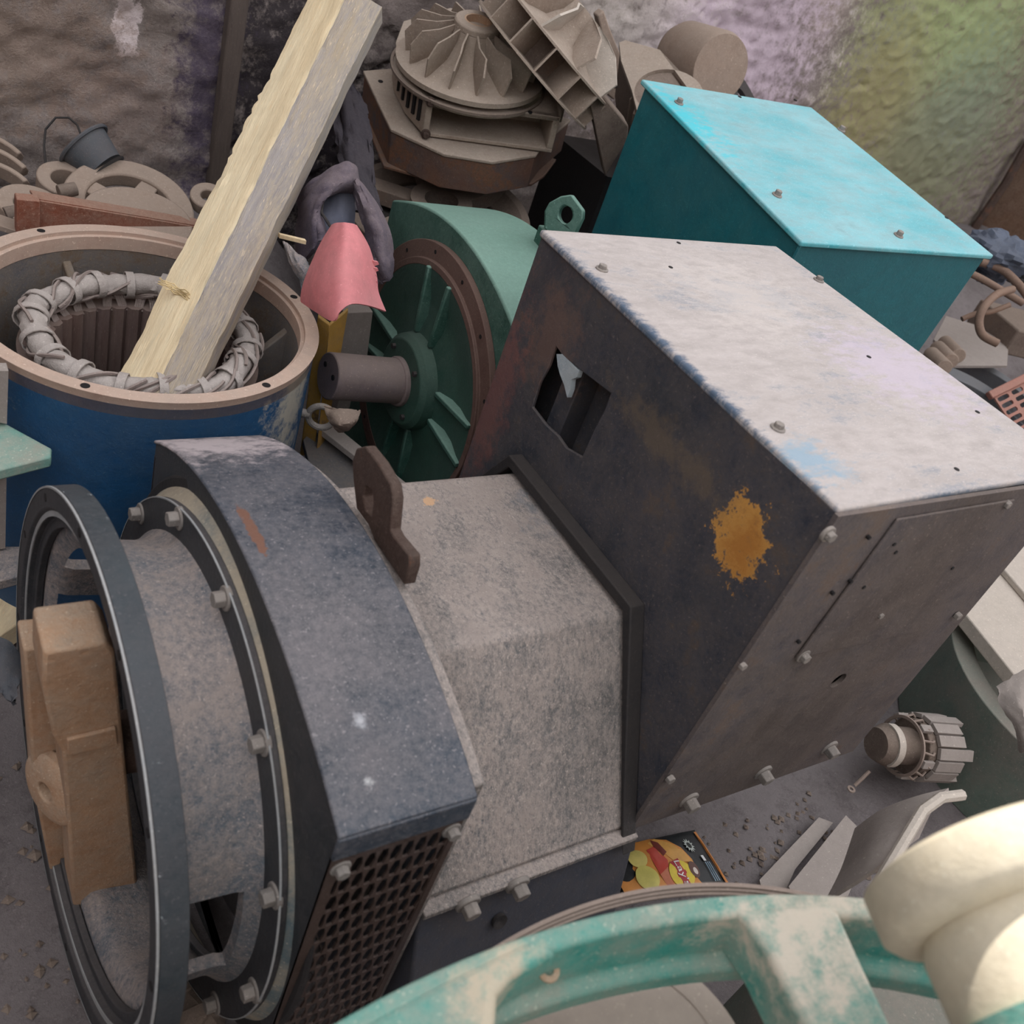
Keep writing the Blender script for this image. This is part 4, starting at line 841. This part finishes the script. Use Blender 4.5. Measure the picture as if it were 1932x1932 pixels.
ringat('small_ring', 392, 368, 2.95, .055, .022, .04, (-.2,-.4,1), M_tan, 'small dusty ring half behind the timber beam', 'ring')
CH = thing('steel_channel', 'red rusty steel channel lying behind the blue drum', 'channel', tuple(at(200, 420, y=2.66)-V((0,0,.06))))
q = [at(66,376,y=2.64), at(400,432,y=2.70)]; dx = (q[1]-q[0]); nn_ = V((-dx.y, dx.x, 0)).normalized()
b = MB(); m_ = (q[0]+q[1])/2; b.ob(m_-V((0,0,.045)), dx/2, nn_*.004, V((0,0,.045))); b.ob(m_+nn_*.025, dx/2, nn_*.025, V((0,0,.004))); b.ob(m_-V((0,0,.09))-nn_*.02, dx/2, nn_*.025, V((0,0,.004))); b.build('web', M_redchan, CH, bevel=.002)
b = MB(); b.ob(q[0]+V((-.02,-.01,-.09)), V((.028,0,0)), V((0,.02,0)), V((0,0,.10))); b.build('end_post', M_redchan, CH, bevel=.003)
BK = thing('bucket', 'small dented blue-grey bucket tipped on its side against the wall', 'bucket', tuple(at(180, 330, y=3.12)))
c0_, c1_ = at(158,274,y=3.13), at(202,322,y=3.07); b = MB(); ax = (c1_-c0_).normalized(); ln = (c1_-c0_).length
b.lathe(c0_, ax, [(0,.088),(0,.082),(ln-.01,.062),(ln-.01,0),(ln,0),(ln,.068)], 40, closed=False); b.build('bucket_body', M_bucket, BK, smooth=40)
b = MB(); u_, v_, _ = frame(ax); b.tube([c0_+u_*.088*math.cos(t)+v_*.088*math.sin(t) for t in [2*math.pi*i/30 for i in range(30)]], .006, 6, closed=True); b.build('bucket_rim', M_bucket, BK)
b = MB(); b.tube([at(152,252,y=3.14), at(146,236,y=3.17), at(130,222,y=3.2), at(105,222,y=3.2), at(86,244,y=3.2), at(83,275,y=3.17), at(87,318,y=3.1)], .0035, 6); b.build('wire_handle', M_dark, BK)
for i, (a, c, y, R_, lab) in enumerate(((10,300,3.1,.16,'curved dusty casting uppermost in the pile at the left edge'),(14,330,3.0,.17,'curved dusty casting in the middle of the pile at the left edge'),(26,352,2.92,.15,'curved dusty casting lowest in the pile at the left edge'))):
    cc_ = at(a, c, y=y); b = MB(); b.lathe(cc_+V((-.06,.03,-.08)), V((.15,-.45,.88)), [(0,R_-.035),(0,R_),(.02,R_),(.05,R_-.02),(.05,R_-.035)], 40, -1.2, 2.0); tag(b.build('curved_casting', M_tan, bevel=.004), lab, 'casting', 'curved castings at the left edge')
for i, (a, c, y, r_, lab) in enumerate(((110,362,2.9,.02,'small bolt stub under the thick ring'),(10,408,2.8,.025,'small dusty pipe stub at the left edge above the drum'))):
    p = at(a, c, y=y); b = MB(); b.cyl(p, p+V((.05,.01,.01)), r_, n=16); tag(b.build('pipe_stub', M_castdk, bevel=.002), lab, 'pipe stub')
b = MB(); p = at(30, 430, y=2.66); b.ob(p, V((.12,-.02,-.03)), V((.01,.03,0)), V((0,0,.008))); tag(b.build('wood_lath', M_tan, bevel=.002), 'dusty lath lying at the left edge behind the drum rim', 'lath')
# left of the coupling ring
b = MB(); b.ob(at(0,1172,z=-.40), V((.05,.02,.02)), V((-.02,.06,0)), V((0,0,.035))); tag(b.build('wood_block', M_wood, bevel=.004), 'pale wood block at the left edge beside the front ring', 'wood block')
b = MB(); b.sheet(10, 10, G_([[(-20,1190,1.95),(20,1215,1.95),(45,1260,1.95)],[(-20,1250,1.9),(10,1262,1.9),(34,1290,1.9)],[(-20,1300,1.88),(5,1310,1.88),(28,1330,1.88)]], amp=.01), .008); tag(b.build('plastic_scrap', M_bucket, smooth=60), 'dark grey plastic scrap at the left edge under the wood block', 'scrap')

# ================= right edge scrap =================
rg = thing('grille_panel', 'red-brown slotted plastic grille at the right edge', 'grille', tuple(at(1932, 790, y=1.75)-V((0,0,.1))))
gp = V((-.35,-.45,.82)); g0 = at(1900, 760, y=1.82); U_, V__, N_ = (at(1932,728,pl=(gp,g0))-at(1868,760,pl=(gp,g0))), (at(1932,800,pl=(gp,g0))-at(1868,760,pl=(gp,g0))), gp.normalized()
O_ = at(1850,752,pl=(gp,g0)); u_ = U_.normalized(); v_ = (V__-u_*V__.dot(u_)).normalized()
b = MB(); cw, ch = .085, .034
O_ = O_+N_*.07
for i in range(6):
    for j in range(7):
        o = O_+u_*(i*cw)+v_*(j*ch+.03); P = [(0,0),(.5,0),(1,0),(1,.5),(1,1),(.5,1),(0,1),(0,.5)]; Q = [(.16,.22),(.5,.18),(.84,.22),(.9,.5),(.84,.78),(.5,.82),(.16,.78),(.1,.5)]
        pt = [o+u_*(a*cw)+v_*(c*ch) for a, c in P]+[o+u_*(a*cw)+v_*(c*ch) for a, c in Q]; pt += [p-N_*.008 for p in pt]; fs = []
        for k in range(8): k2 = (k+1)%8; fs += [(k,k2,8+k2,8+k),(16+k2,16+k,24+k,24+k2),(8+k,8+k2,24+k2,24+k)]
        b.add(pt, fs)
b.build('slotted_panel', M_redgrille, rg)
b = MB(); b.ob(O_+u_*.26+v_*.012, u_*.28, v_*.018, N_*.014); b.ob(O_+u_*.26+v_*(.03+7*ch+.01), u_*.28, v_*.012, N_*.014); b.build('grille_frame', M_redgrille, rg, bevel=.004)
def arcring(name, px, py, z, R_, r_, h, n, m, lab, cat): c = at(px, py, z=z); b = MB(); b.lathe(c, V(n), [(0,r_),(0,R_),(-h,R_),(-h,r_)], 80); return tag(b.build(name, m, bevel=.002), lab, cat)
arcring('flat_ring', 1850, 840, .12, .48, .40, .05, (-.05,-.25,1), M_greydk, 'wide slate-grey flat ring lying between dusty box and red grille', 'ring')
arcring('steel_drum', 1885, 770, .10, .36, .30, .12, (-.02,-.2,1), M_greydk, 'pale slate drum shell behind the wide slate ring', 'drum')
b = MB(); b.prism(poly([(1762,640),(1785,596),(1838,612),(1888,642),(1902,660),(1900,690),(1830,690),(1795,690)], z=.22), (0,0,-.012)); tag(b.build('cardboard_sheet', M_card), 'flat grey cardboard beside the turquoise box corner', 'cardboard')
for i, (a, c) in enumerate(((1756,668),(1768,656),(1782,646))):
    p = at(a, c, z=.24); q = at(a+26, c+26, z=.26); b = MB(); b.cyl(p, q, .035, n=20); tag(b.build('cardboard_roll', M_tan, bevel=.003), ('nearest','middle','farthest')[i]+' of three short dusty rolls beside the turquoise box corner', 'roll', 'short rolls beside the turquoise box')
D = 4.3
def hose(name, pts, r, m, lab): b = MB(); P = [pd(*p) for p in pts]; f = gridfn([[p] for p in P]); R_ = len(P)-1; pp = []
HZ = [([(1822,512,3.9),(1850,525,3.9),(1885,545,3.9),(1930,572,3.9)],.022,'thick brown hose crossing toward the right edge below the rags'),
      ([(1910,546,3.8),(1880,556,3.75),(1856,580,3.7),(1847,606,3.7),(1854,632,3.7),(1882,648,3.7)],.024,'brown hose bent in a hook at the right edge'),
      ([(1815,602,3.8),(1840,592,3.8),(1870,588,3.8),(1905,575,3.8)],.016,'thin purple-brown hose under the hooked hose'),
      ([(1850,494,4.0),(1890,508,4.0),(1920,535,3.95),(1940,560,3.9)],.026,'upper brown hose against the blue-grey rags')]
for pts, r_, lab in HZ:
    P = [pd(*p) for p in pts]; pp = []
    for i in range(len(P)-1):
        g = lambda k: P[max(0, min(len(P)-1, k))]
        for s_ in range(8): pp.append(crom(g(i-1), g(i), g(i+1), g(i+2), s_/8))
    pp.append(P[-1]); b = MB(); b.tube(pp, r_*.68, 12); tag(b.build('hose', M_hose, smooth=60), lab, 'hose', 'brown hoses')
b = MB(); c_ = at(1912, 625, z=.25); b.ob(c_, V((.14,-.05,0)), V((.05,.16,0)), V((0,0,.07))); tag(b.build('brown_block', M_castdk, bevel=.01), 'dusty brown block at the right edge behind the hooked hose', 'block')
for i, (px, py, d, s_, lab) in enumerate(((1885,478,4.1,.22,'blue-grey crumpled rag at the right edge, upper one'),(1860,505,4.0,.15,'blue-grey crumpled rag below the turquoise lid corner'),(1925,505,4.0,.2,'dark crumpled plastic at the right edge above the hoses'))):
    c = pd(px, py, d+.25*i); s_ *= .8; b = MB(); n_, m_ = 28, 18; vs = []
    for a in range(n_):
        for k in range(m_+1):
            th_, ph = 2*math.pi*a/n_, math.pi*k/m_; d0 = V((math.sin(ph)*math.cos(th_), math.sin(ph)*math.sin(th_), math.cos(ph)*.5)); vs.append(c+d0*s_*(.8+.45*abs(nz(d0.x*2.2+i, d0.y*2.2, d0.z*3, 1))+.15*nz(d0.x*6, d0.y*6, i, 1)))
    b.add(vs, [(a*(m_+1)+k, ((a+1)%n_)*(m_+1)+k, ((a+1)%n_)*(m_+1)+k+1, a*(m_+1)+k+1) for a in range(n_) for k in range(m_)]); tag(b.build('rag', M_bluebag if i < 2 else M_dark, smooth=25), lab, 'rag')
# pale boards at the right
b = MB(); b.prism(poly([(1815,1150),(1940,1005),(2060,1060),(2060,1200),(1960,1330)], z=-.02), (0,0,-.05)); SL = tag(b.build('pale_board', M_slab, bevel=.004), 'pale dusty thick board at the right edge beside the box front', 'board')
b = MB(); b.prism(poly([(1884,1062),(1950,990),(2080,1040),(2060,1190),(1960,1150)], z=.005), (0,0,-.024)); tag(b.build('pale_board', M_slab, bevel=.004), 'second pale board lying on top of the thick board at the right edge', 'board')
b = MB(); b.box((3.45,1.0,GZ),(3.8,1.35,-.07)); tag(b.build('dark_crate', M_dark), 'dark crate holding up the pale boards', 'crate')
# grey-green curved shell
SH = at(1905, 1440, z=-.35)
b = MB(); b.lathe(V((SH.x+.25,SH.y+.0,GZ)), (0,0,1), [(0,.50),(0,.46),(.30,.46),(.30,.42),(.34,.42),(.34,.50)], 72); b.lathe(V((SH.x+.25,SH.y,GZ)), (0,0,1), [(0.005,.0),(.005,.47),(.03,.47),(.03,.0)], 48, closed=False)
tag(b.build('round_casting', M_gshell, bevel=.003), 'grey-green round casting wall behind the small armature', 'casting')
b = MB(); b.sheet(14, 10, G_([[(1880,1296,2.5),(1920,1270,2.5),(1960,1250,2.5)],[(1888,1330,2.47),(1925,1330,2.44),(1960,1320,2.47)],[(1912,1370,2.45),(1935,1370,2.42),(1960,1370,2.45)],[(1925,1420,2.45),(1940,1420,2.42),(1960,1420,2.45)]], amp=.012, fr=5), .004); tag(b.build('torn_paper', M_card, smooth=60), 'torn grey paper at the right edge inside the round casting', 'paper')
# small armature with commutator bars
AR = thing('armature', 'small dusty armature with flat bars and wire ends on the ground by the box', 'armature', tuple(at(1720, 1480, z=GZ)))
ac_ = at(1722, 1408, z=-.28); aax = V((.90,-.28,-.05)).normalized(); au, av, _ = frame(aax)
b = MB(); b.cyl(ac_-aax*.13, ac_+aax*.12, .058, n=32); b.lathe(ac_, aax, [(-.02,.03),(-.02,.088),(.10,.088),(.10,.03)], 40); b.build('core', M_castdk, AR, bevel=.003)
for k in range(16):
    a = 2*math.pi*k/16+.1; d = au*math.cos(a)+av*math.sin(a); t_ = aax.cross(d); L_ = .105 if k % 3 else .135
    b = MB(); b.ob(ac_+aax*(L_/2+.005)+d*.098, aax*L_/2, t_*.0172, d*.007); b.build('bar', M_card, AR, bevel=.001)
    if k % 3 == 1: b = MB(); b.ob(ac_-aax*.025+d*.095, aax*.02, t_*.012, d*.006); b.build('riser', M_card, AR, bevel=.001)
    b = MB(); b.tube([ac_-aax*.005+d*.09, ac_-aax*.02+d*.1+t_*.006, ac_-aax*.045+d*.088], .004, 6); b.build('wire_end', M_lam, AR)
b = MB(); b.lathe(ac_, aax, [(-.052,.085),(-.052,.094),(-.046,.094),(-.046,.085)], 48); b.build('binding_ring', M_lam, AR)
b = MB(); b.lathe(ac_-aax*.13, aax, [(-.02,.0),(-.02,.05),(.02,.066),(.02,0)], 32, closed=False); b.build('bearing', M_castdk, AR); b = MB(); b.lathe(ac_-aax*.12, aax, [(0,.060),(0,.068),(.025,.068),(.025,.060)], 32, -1.3, 1.3, ref=V((0,-.7,.7))); b.build('tape_band', M_slab, AR)
b = MB(); b.tube([at(1640,1455,z=-.36), at(1625,1470,z=-.38), at(1612,1482,z=-.40)], .006, 8); b.lathe(at(1606,1489,z=-.40), (0,0,1), [(-.002,.006),(-.002,.013),(.002,.013),(.002,.006)], 16); b.build('cable_lug', M_lam, AR)
# cardboard and papers
for k, (pp, z_, lab) in enumerate((([(1433,1660),(1545,1542),(1572,1552),(1500,1640),(1478,1690),(1440,1690)], GZ+.03, 'narrow dusty sheet left of the curved tube half'),
        ([(1488,1672),(1596,1538),(1618,1560),(1640,1600),(1600,1690),(1500,1700)], GZ+.06, 'square-cornered dusty sheet leaning on the curved tube half'))):
    b = MB(); b.prism(poly(pp, z=z_), (0,0,-.01)); tag(b.build('cardboard_sheet', M_card), lab, 'cardboard', 'papers by the casting')
D = 2.0
b = MB(); b.sheet(24, 24, gridfn([[pd(*p) for p in r] for r in [[(1615,1565,2.08),(1665,1530,2.06),(1730,1505,2.04),(1790,1490,2.06)],[(1590,1640,1.98),(1650,1590,1.93),(1710,1560,1.92),(1760,1520,1.98)],[(1560,1700,1.95),(1640,1650,1.88),(1690,1610,1.88),(1730,1580,1.95)]]]), .008)
tb_ = b.build('tube_shell', M_card, smooth=60); tag(tb_, 'curved half tube of dusty board in front of the armature', 'tube')
b = MB(); P = [pd(1815,1500,1.98), pd(1775,1505,1.95), pd(1740,1530,1.92), pd(1710,1580,1.88), pd(1680,1630,1.85), pd(1650,1680,1.83), pd(1630,1720,1.82)]; b.tube(P, .012, 8); b.build('edge_band', M_slab, tb_)

# ================= foreground =================
# crisp packet
CR = thing('snack_packet', 'small black and orange crisp packet lying between generator and turquoise casting', 'packet', tuple(at(1250, 1640, z=GZ+.01)))
q_ = [at(px, py, z=GZ+.03) for px, py in ((1133,1604),(1310,1566),(1374,1668),(1184,1700))]
def bp(u, v, h=0): 
    p = (q_[0]*(1-u)+q_[1]*u)*(1-v)+(q_[3]*(1-u)+q_[2]*u)*v
    return p+V((0,0,.022*math.sin(math.pi*min(1,max(0,u)))**.5*math.sin(math.pi*min(1,max(0,v)))**.5+.003*nz(u*5,v*5,1,1)+h))
m_pk = lambda n, c: mat('packet_'+n, c, c, dust=tuple(int(v*.9) for v in c), patch=.1, up=0, bump=.1, fine=.05, rough=.4)
b = MB(); b.sheet(24, 18, lambda u, v: bp(u, v), .002); b.sheet(24, 18, lambda u, v: bp(u, v)-V((0,0,2*(.022*math.sin(math.pi*u)**.5*math.sin(math.pi*v)**.5))), .002)
bag = b.build('packet_body', m_pk('black', (34,34,36)), CR, smooth=60)
def decal(name, pts, c, h): 
    h += .0025; b = MB(); P = [bp(u, v, h) for u, v in pts]; cc = sum(P, V())/len(P); n = len(P); cu = sum(p[0] for p in pts)/n; cv = sum(p[1] for p in pts)/n
    vs = [bp(cu, cv, h+.0004)]; R_ = 5
    for r in range(1, R_+1): vs += [bp(cu+(u-cu)*r/R_, cv+(v-cv)*r/R_, h) for u, v in pts]
    fs = [(0, 1+i, 1+(i+1)%n) for i in range(n)]+[(1+(r-1)*n+i, 1+r*n+i, 1+r*n+(i+1)%n, 1+(r-1)*n+(i+1)%n) for r in range(1, R_) for i in range(n)]
    b.add(vs, fs); return b.build(name, m_pk(name, c), bag, smooth=60)
def ell(cu, cv, ru, rv, n=22): return [(cu+ru*math.cos(2*math.pi*i/n), cv+rv*math.sin(2*math.pi*i/n)) for i in range(n)]
decal('orange_field', [(.0,.0),(.18,.0),(.36,.03),(.50,.0),(.62,.12),(.70,.32),(.74,.55),(.76,1.),(.4,1.),(.0,1.)], (214,140,64), .0022)
decal('amber_field', [(.42,.12),(.52,.04),(.62,.18),(.70,.38),(.73,.6),(.56,.55),(.5,.35)], (222,164,84), .0030)
decal('crisp_shape', ell(.24,.36,.085,.17), (214,196,110), .0036); decal('crisp_outline', ell(.24,.72,.10,.22), (212,198,104), .0040)
decal('red_banner', [(.36,.25),(.46,.2),(.50,.5),(.47,.62),(.36,.72)], (196,72,56), .0036)
decal('maroon_shape', [(.47,.06),(.52,.14),(.53,.36),(.48,.42),(.45,.22)], (120,50,40), .0042)
decal('flavour_strip', [(.36,.72),(.46,.62),(.47,.98),(.40,.98)], (196,110,74), .0036)
decal('yellow_disc', ell(.565,.76,.115,.24), (228,200,60), .0046); decal('red_ribbon', [(.50,.55),(.60,.50),(.615,.75),(.62,.99),(.53,.99),(.52,.78)], (176,52,58), .0052)
decal('chef_mark', ell(.70,.73,.045,.14), (96,60,50), .0050); decal('white_mark', ell(.705,.76,.020,.06), (226,210,200), .0056)
decal('sun_badge', [(.80+(.052 if i%2 else .030)*math.cos(i*math.pi/12), .30+(.14 if i%2 else .085)*math.sin(i*math.pi/12)) for i in range(24)], (190,196,190), .0030)
decal('badge_core', ell(.80,.30,.022,.06), (50,52,50), .0036); decal('orange_edge', [(.955,.06),(.985,.05),(.995,.99),(.965,.99)], (206,134,74), .0030)
for k in range(3): decal('blue_print', [(.86+.022*k,.62),(.868+.022*k,.62),(.873+.022*k,.95),(.865+.022*k,.95)], (150,176,196), .0032)
decal('white_letter_panel', [(.855,.50),(.885,.50),(.888,.60),(.858,.60)], (220,220,220), .0032)
tc = bpy.data.curves.new('brand_text', 'FONT'); tc.body = "Lay's"; tc.size = 1.0; tc.extrude = .01; tc.align_x = 'CENTER'; tc.align_y = 'CENTER'
to = bpy.data.objects.new('brand_text_tmp', tc); COL.objects.link(to); bpy.context.view_layer.update()
tm = bpy.data.meshes.new_from_object(to.evaluated_get(bpy.context.evaluated_depsgraph_get())); bpy.data.objects.remove(to)
xs = [v.co.x for v in tm.vertices]; yx = [v.co.y for v in tm.vertices]; W_, H_ = max(xs)-min(xs), max(yx)-min(yx)
b = MB(); vs = []
for v in tm.vertices:
    s_, t_ = (v.co.x-min(xs))/W_, (v.co.y-min(yx))/H_; vs.append(bp(.520+.075*t_+.012*s_, .545+.42*s_, .0088+.02*v.co.z))
b.add(vs, [tuple(p.vertices) for p in tm.polygons]); b.build('brand_lettering', m_pk('white', (240,236,232)), bag); bpy.data.meshes.remove(tm)

# turquoise casting (large end frame)
NC = V((-.2,0,1)).normalized(); CC = at(1000,1748,z=.60); _f = fitc = None
P1, P2, P3 = [at(px, py, pl=(NC, CC)) for px, py in ((687,1896),(1190,1711),(1640,1692))]
def circ3(a, b_, c):
    ab, ac = b_-a, c-a; n = ab.cross(ac); return a+(n.cross(ab)*ac.length_squared+ac.cross(n)*ab.length_squared)/(2*n.length_squared)
TC = circ3(P1, P2, P3); TR = (P1-TC).length
tu, tv, _ = frame(NC); tu = (P2-TC).normalized(); tv = NC.cross(tu)
def tpol(P): q = P-TC; return math.atan2(q.dot(tv), q.dot(tu))
CA = thing('end_frame', 'large round turquoise dusty casting with open spokes, nearest at the bottom', 'end frame', (TC.x, TC.y, GZ))
b = MB(); b.lathe(TC, NC, [(0,TR),(-.004,TR-.026),(-.10,TR-.032),(-.11,TR-.05),(-.15,TR-.05),(-.15,TR-.01)], 200, ref=tu); b.build('outer_rim', M_tealcast, CA, bevel=.006, seg=3, smooth=50)
plc = (NC, TC)
def spoke(px, h=.10):
    b = MB(); t = poly(px, pl=plc); b.prism(t, -NC*h); return b.build('spoke', M_tealcast, CA, bevel=.014, seg=4, smooth=50)
spoke([(1372,1708),(1420,1712),(1560,1702),(1585,1722),(1620,1800),(1720,2010),(1560,2010),(1500,1900),(1450,1800),(1408,1738)])
spoke([(1060,1790),(1000,1760),(820,1850),(690,1920),(640,2020),(930,2020),(938,1900),(940,1872),(970,1840)])
pb_ = at(1035,1834,pl=(NC, TC-NC*.06)); b = MB(); b.lathe(pb_, NC, [(0,.006),(0,.013),(.004,.013),(.004,.006)], 28); b.build('bolt_boss', M_rustblock, CA)
for a_ in (-.9,.9,2.4,3.9):
    d = tu*math.cos(a_)+tv*math.sin(a_); q = TC+d*(TR-.03)-NC*.14; b = MB(); b.cyl(V((q.x,q.y,GZ)), q, .03, n=20); b.build('foot', M_tealcast, CA)
q = at(1725,1880,z=.12); b = MB(); b.lathe((q.x,q.y,GZ), (0,0,1), [(0,0),(0,.22),(.5,.22),(.52,.20),(.54,.20),(.55,.10),(.57,.10),(.57,0)], 56, closed=False); tag(b.build('round_casting', M_gshell, smooth=40), 'grey-green stepped round casting seen through the right opening of the turquoise frame', 'casting')
cyc = at(1185,2010,z=.41); hd = V((-.08,.10,.99)).normalized(); DR = 262*dep(cyc)/FPX; b = MB()
b.lathe(cyc, hd, [(0,0),(0,DR-.02),(-.004,DR-.008),(-.012,DR),(-.70,DR)], 96, closed=False); b.lathe(cyc, hd, [(.0005,DR-.045),(.0005,DR-.042),(.0015,DR-.042),(.0015,DR-.045)], 80)
tag(b.build('tan_drum', mat('tan_grey_drum', (178,164,152), (168,156,144), dust=(190,176,164), up=.15, bump=.1, fine=.15), smooth=40), 'plain tan-grey drum seen inside the turquoise casting opening', 'drum')
for k in range(3):
    p_ = [at(px, py+7.5*k, pl=(NC, TC-NC*(.175+.004*k))) for px, py in ((962,1768),(1190,1681),(1430,1669))]; cc = circ3(*p_); rr = (p_[0]-cc).length; u0 = (p_[1]-cc).normalized()
    b = MB(); b.lathe(cc, NC, [(0,rr-.006),(0,rr),(-.003,rr),(-.003,rr-.006)], 100, -.62, .5, ref=u0)
    tag(b.build('thin_steel_ring', M_lam), ('outermost','middle','innermost')[k]+' of three thin steel rings hugging the turquoise casting edge', 'ring', 'thin rings round the casting')
b = MB(); b.sheet(14, 14, G_([[(1585,1770,1.55),(1605,1760,1.53),(1630,1772,1.55)],[(1590,1792,1.53),(1608,1788,1.50),(1628,1796,1.53)],[(1596,1812,1.55),(1610,1812,1.53),(1622,1812,1.55)]], amp=.012, fr=6, seed=41), .003); tag(b.build('crumpled_paper', M_slab, smooth=50), 'small crumpled white paper right of the turquoise spoke', 'paper')
# cream motor in the sun
na = V((.30,1,.12)).normalized(); cm0 = V((1.24,.16,.80))
MT = thing('electric_motor', 'cream painted motor with flange, blurred and sunlit in the bottom right corner', 'motor', tuple(cm0+V((0,0,-.3))))
cpx = at(1905, 1660, y=.09); R0 = .136
b = MB(); b.lathe(cpx, -na, [(-.03,0),(-.03,R0-.02),(-.02,R0),(.022,R0),(.032,R0-.01),(.036,R0-.026),(.036,0)], 96, closed=False); b.build('flange', M_cream, MT, smooth=45)
b = MB(); b.lathe(cpx, -na, [(.034,0),(.034,R0-.034),(.05,R0-.028),(.30,R0-.028),(.31,R0-.04),(.31,0)], 96, closed=False); b.build('motor_body', M_cream, MT, smooth=45)
b = MB(); b.lathe(cpx, -na, [(.115,R0-.034),(.115,R0-.020),(.15,R0-.020),(.15,R0-.034)], 96); b.build('turquoise_band', M_tealcast, MT, smooth=45)
print('MOTOR', cpx)
b = MB(); q = cpx-na*.2; b.hexa([(q.x+.05,q.y-.12,GZ),(q.x+.25,q.y-.12,GZ),(q.x+.25,q.y+.0,GZ),(q.x+.05,q.y+.0,GZ),(q.x+.02,q.y-.12,q.z-.06),(q.x+.12,q.y-.12,q.z-.06),(q.x+.12,q.y+.0,q.z-.06),(q.x+.02,q.y+.0,q.z-.06)]); b.build('stand', M_dark, MT)
# loose stones
rr_ = random.Random(5)
b = MB()
for k in range(420):
    if k < 150: x, y = rr_.uniform(.28,.55), rr_.uniform(.40,.72)
    elif k < 260: x, y = rr_.uniform(-.1,.25), rr_.uniform(.6,1.7)
    else: x, y = rr_.uniform(1.6,2.3), rr_.uniform(.45,.75)
    s_ = rr_.uniform(.004,.012)*(2.2 if k % 11 == 0 and k < 260 else 1); c = V((x, y, gz(x, y)+s_*.3)); vs = []
    for t in ((1,0,0),(-1,0,0),(0,1,0),(0,-1,0),(0,0,.7),(0,0,-.7)): vs.append(c+V(t)*s_*rr_.uniform(.7,1.3))
    b.add(vs, [(0,2,4),(2,1,4),(1,3,4),(3,0,4),(2,0,5),(1,2,5),(3,1,5),(0,3,5)])
tag(b.build('gravel', M_castdk), 'loose gravel and crumbs of rubble scattered on the ground', 'gravel', kind='stuff')
for k, (px, py, s_) in enumerate(((372,1908,.045),(350,1860,.03),(395,1925,.035),(340,1925,.035))):
    c = at(px, py, z=GZ+.02); b = MB(); vs = []
    for a in range(10):
        for j in range(7): th_, ph = 2*math.pi*a/10, math.pi*j/6; d0 = V((math.sin(ph)*math.cos(th_), math.sin(ph)*math.sin(th_), .7*math.cos(ph))); vs.append(c+d0*s_*(1+.4*nz(d0.x*2+k*3, d0.y*2, d0.z*2, 1)))
    b.add(vs, [(a*7+j, ((a+1)%10)*7+j, ((a+1)%10)*7+j+1, a*7+j+1) for a in range(10) for j in range(6)])
    tag(b.build('stone', M_castdk, smooth=20), ('brown rubble stone right under the adapter window','small stone highest behind the front ring bottom','stone at the bottom edge right of the front ring','stone against the foot of the front ring')[k], 'stone', 'rubble stones by the ring')
for o in bpy.data.objects:
    if '_w' in o: del o['_w']
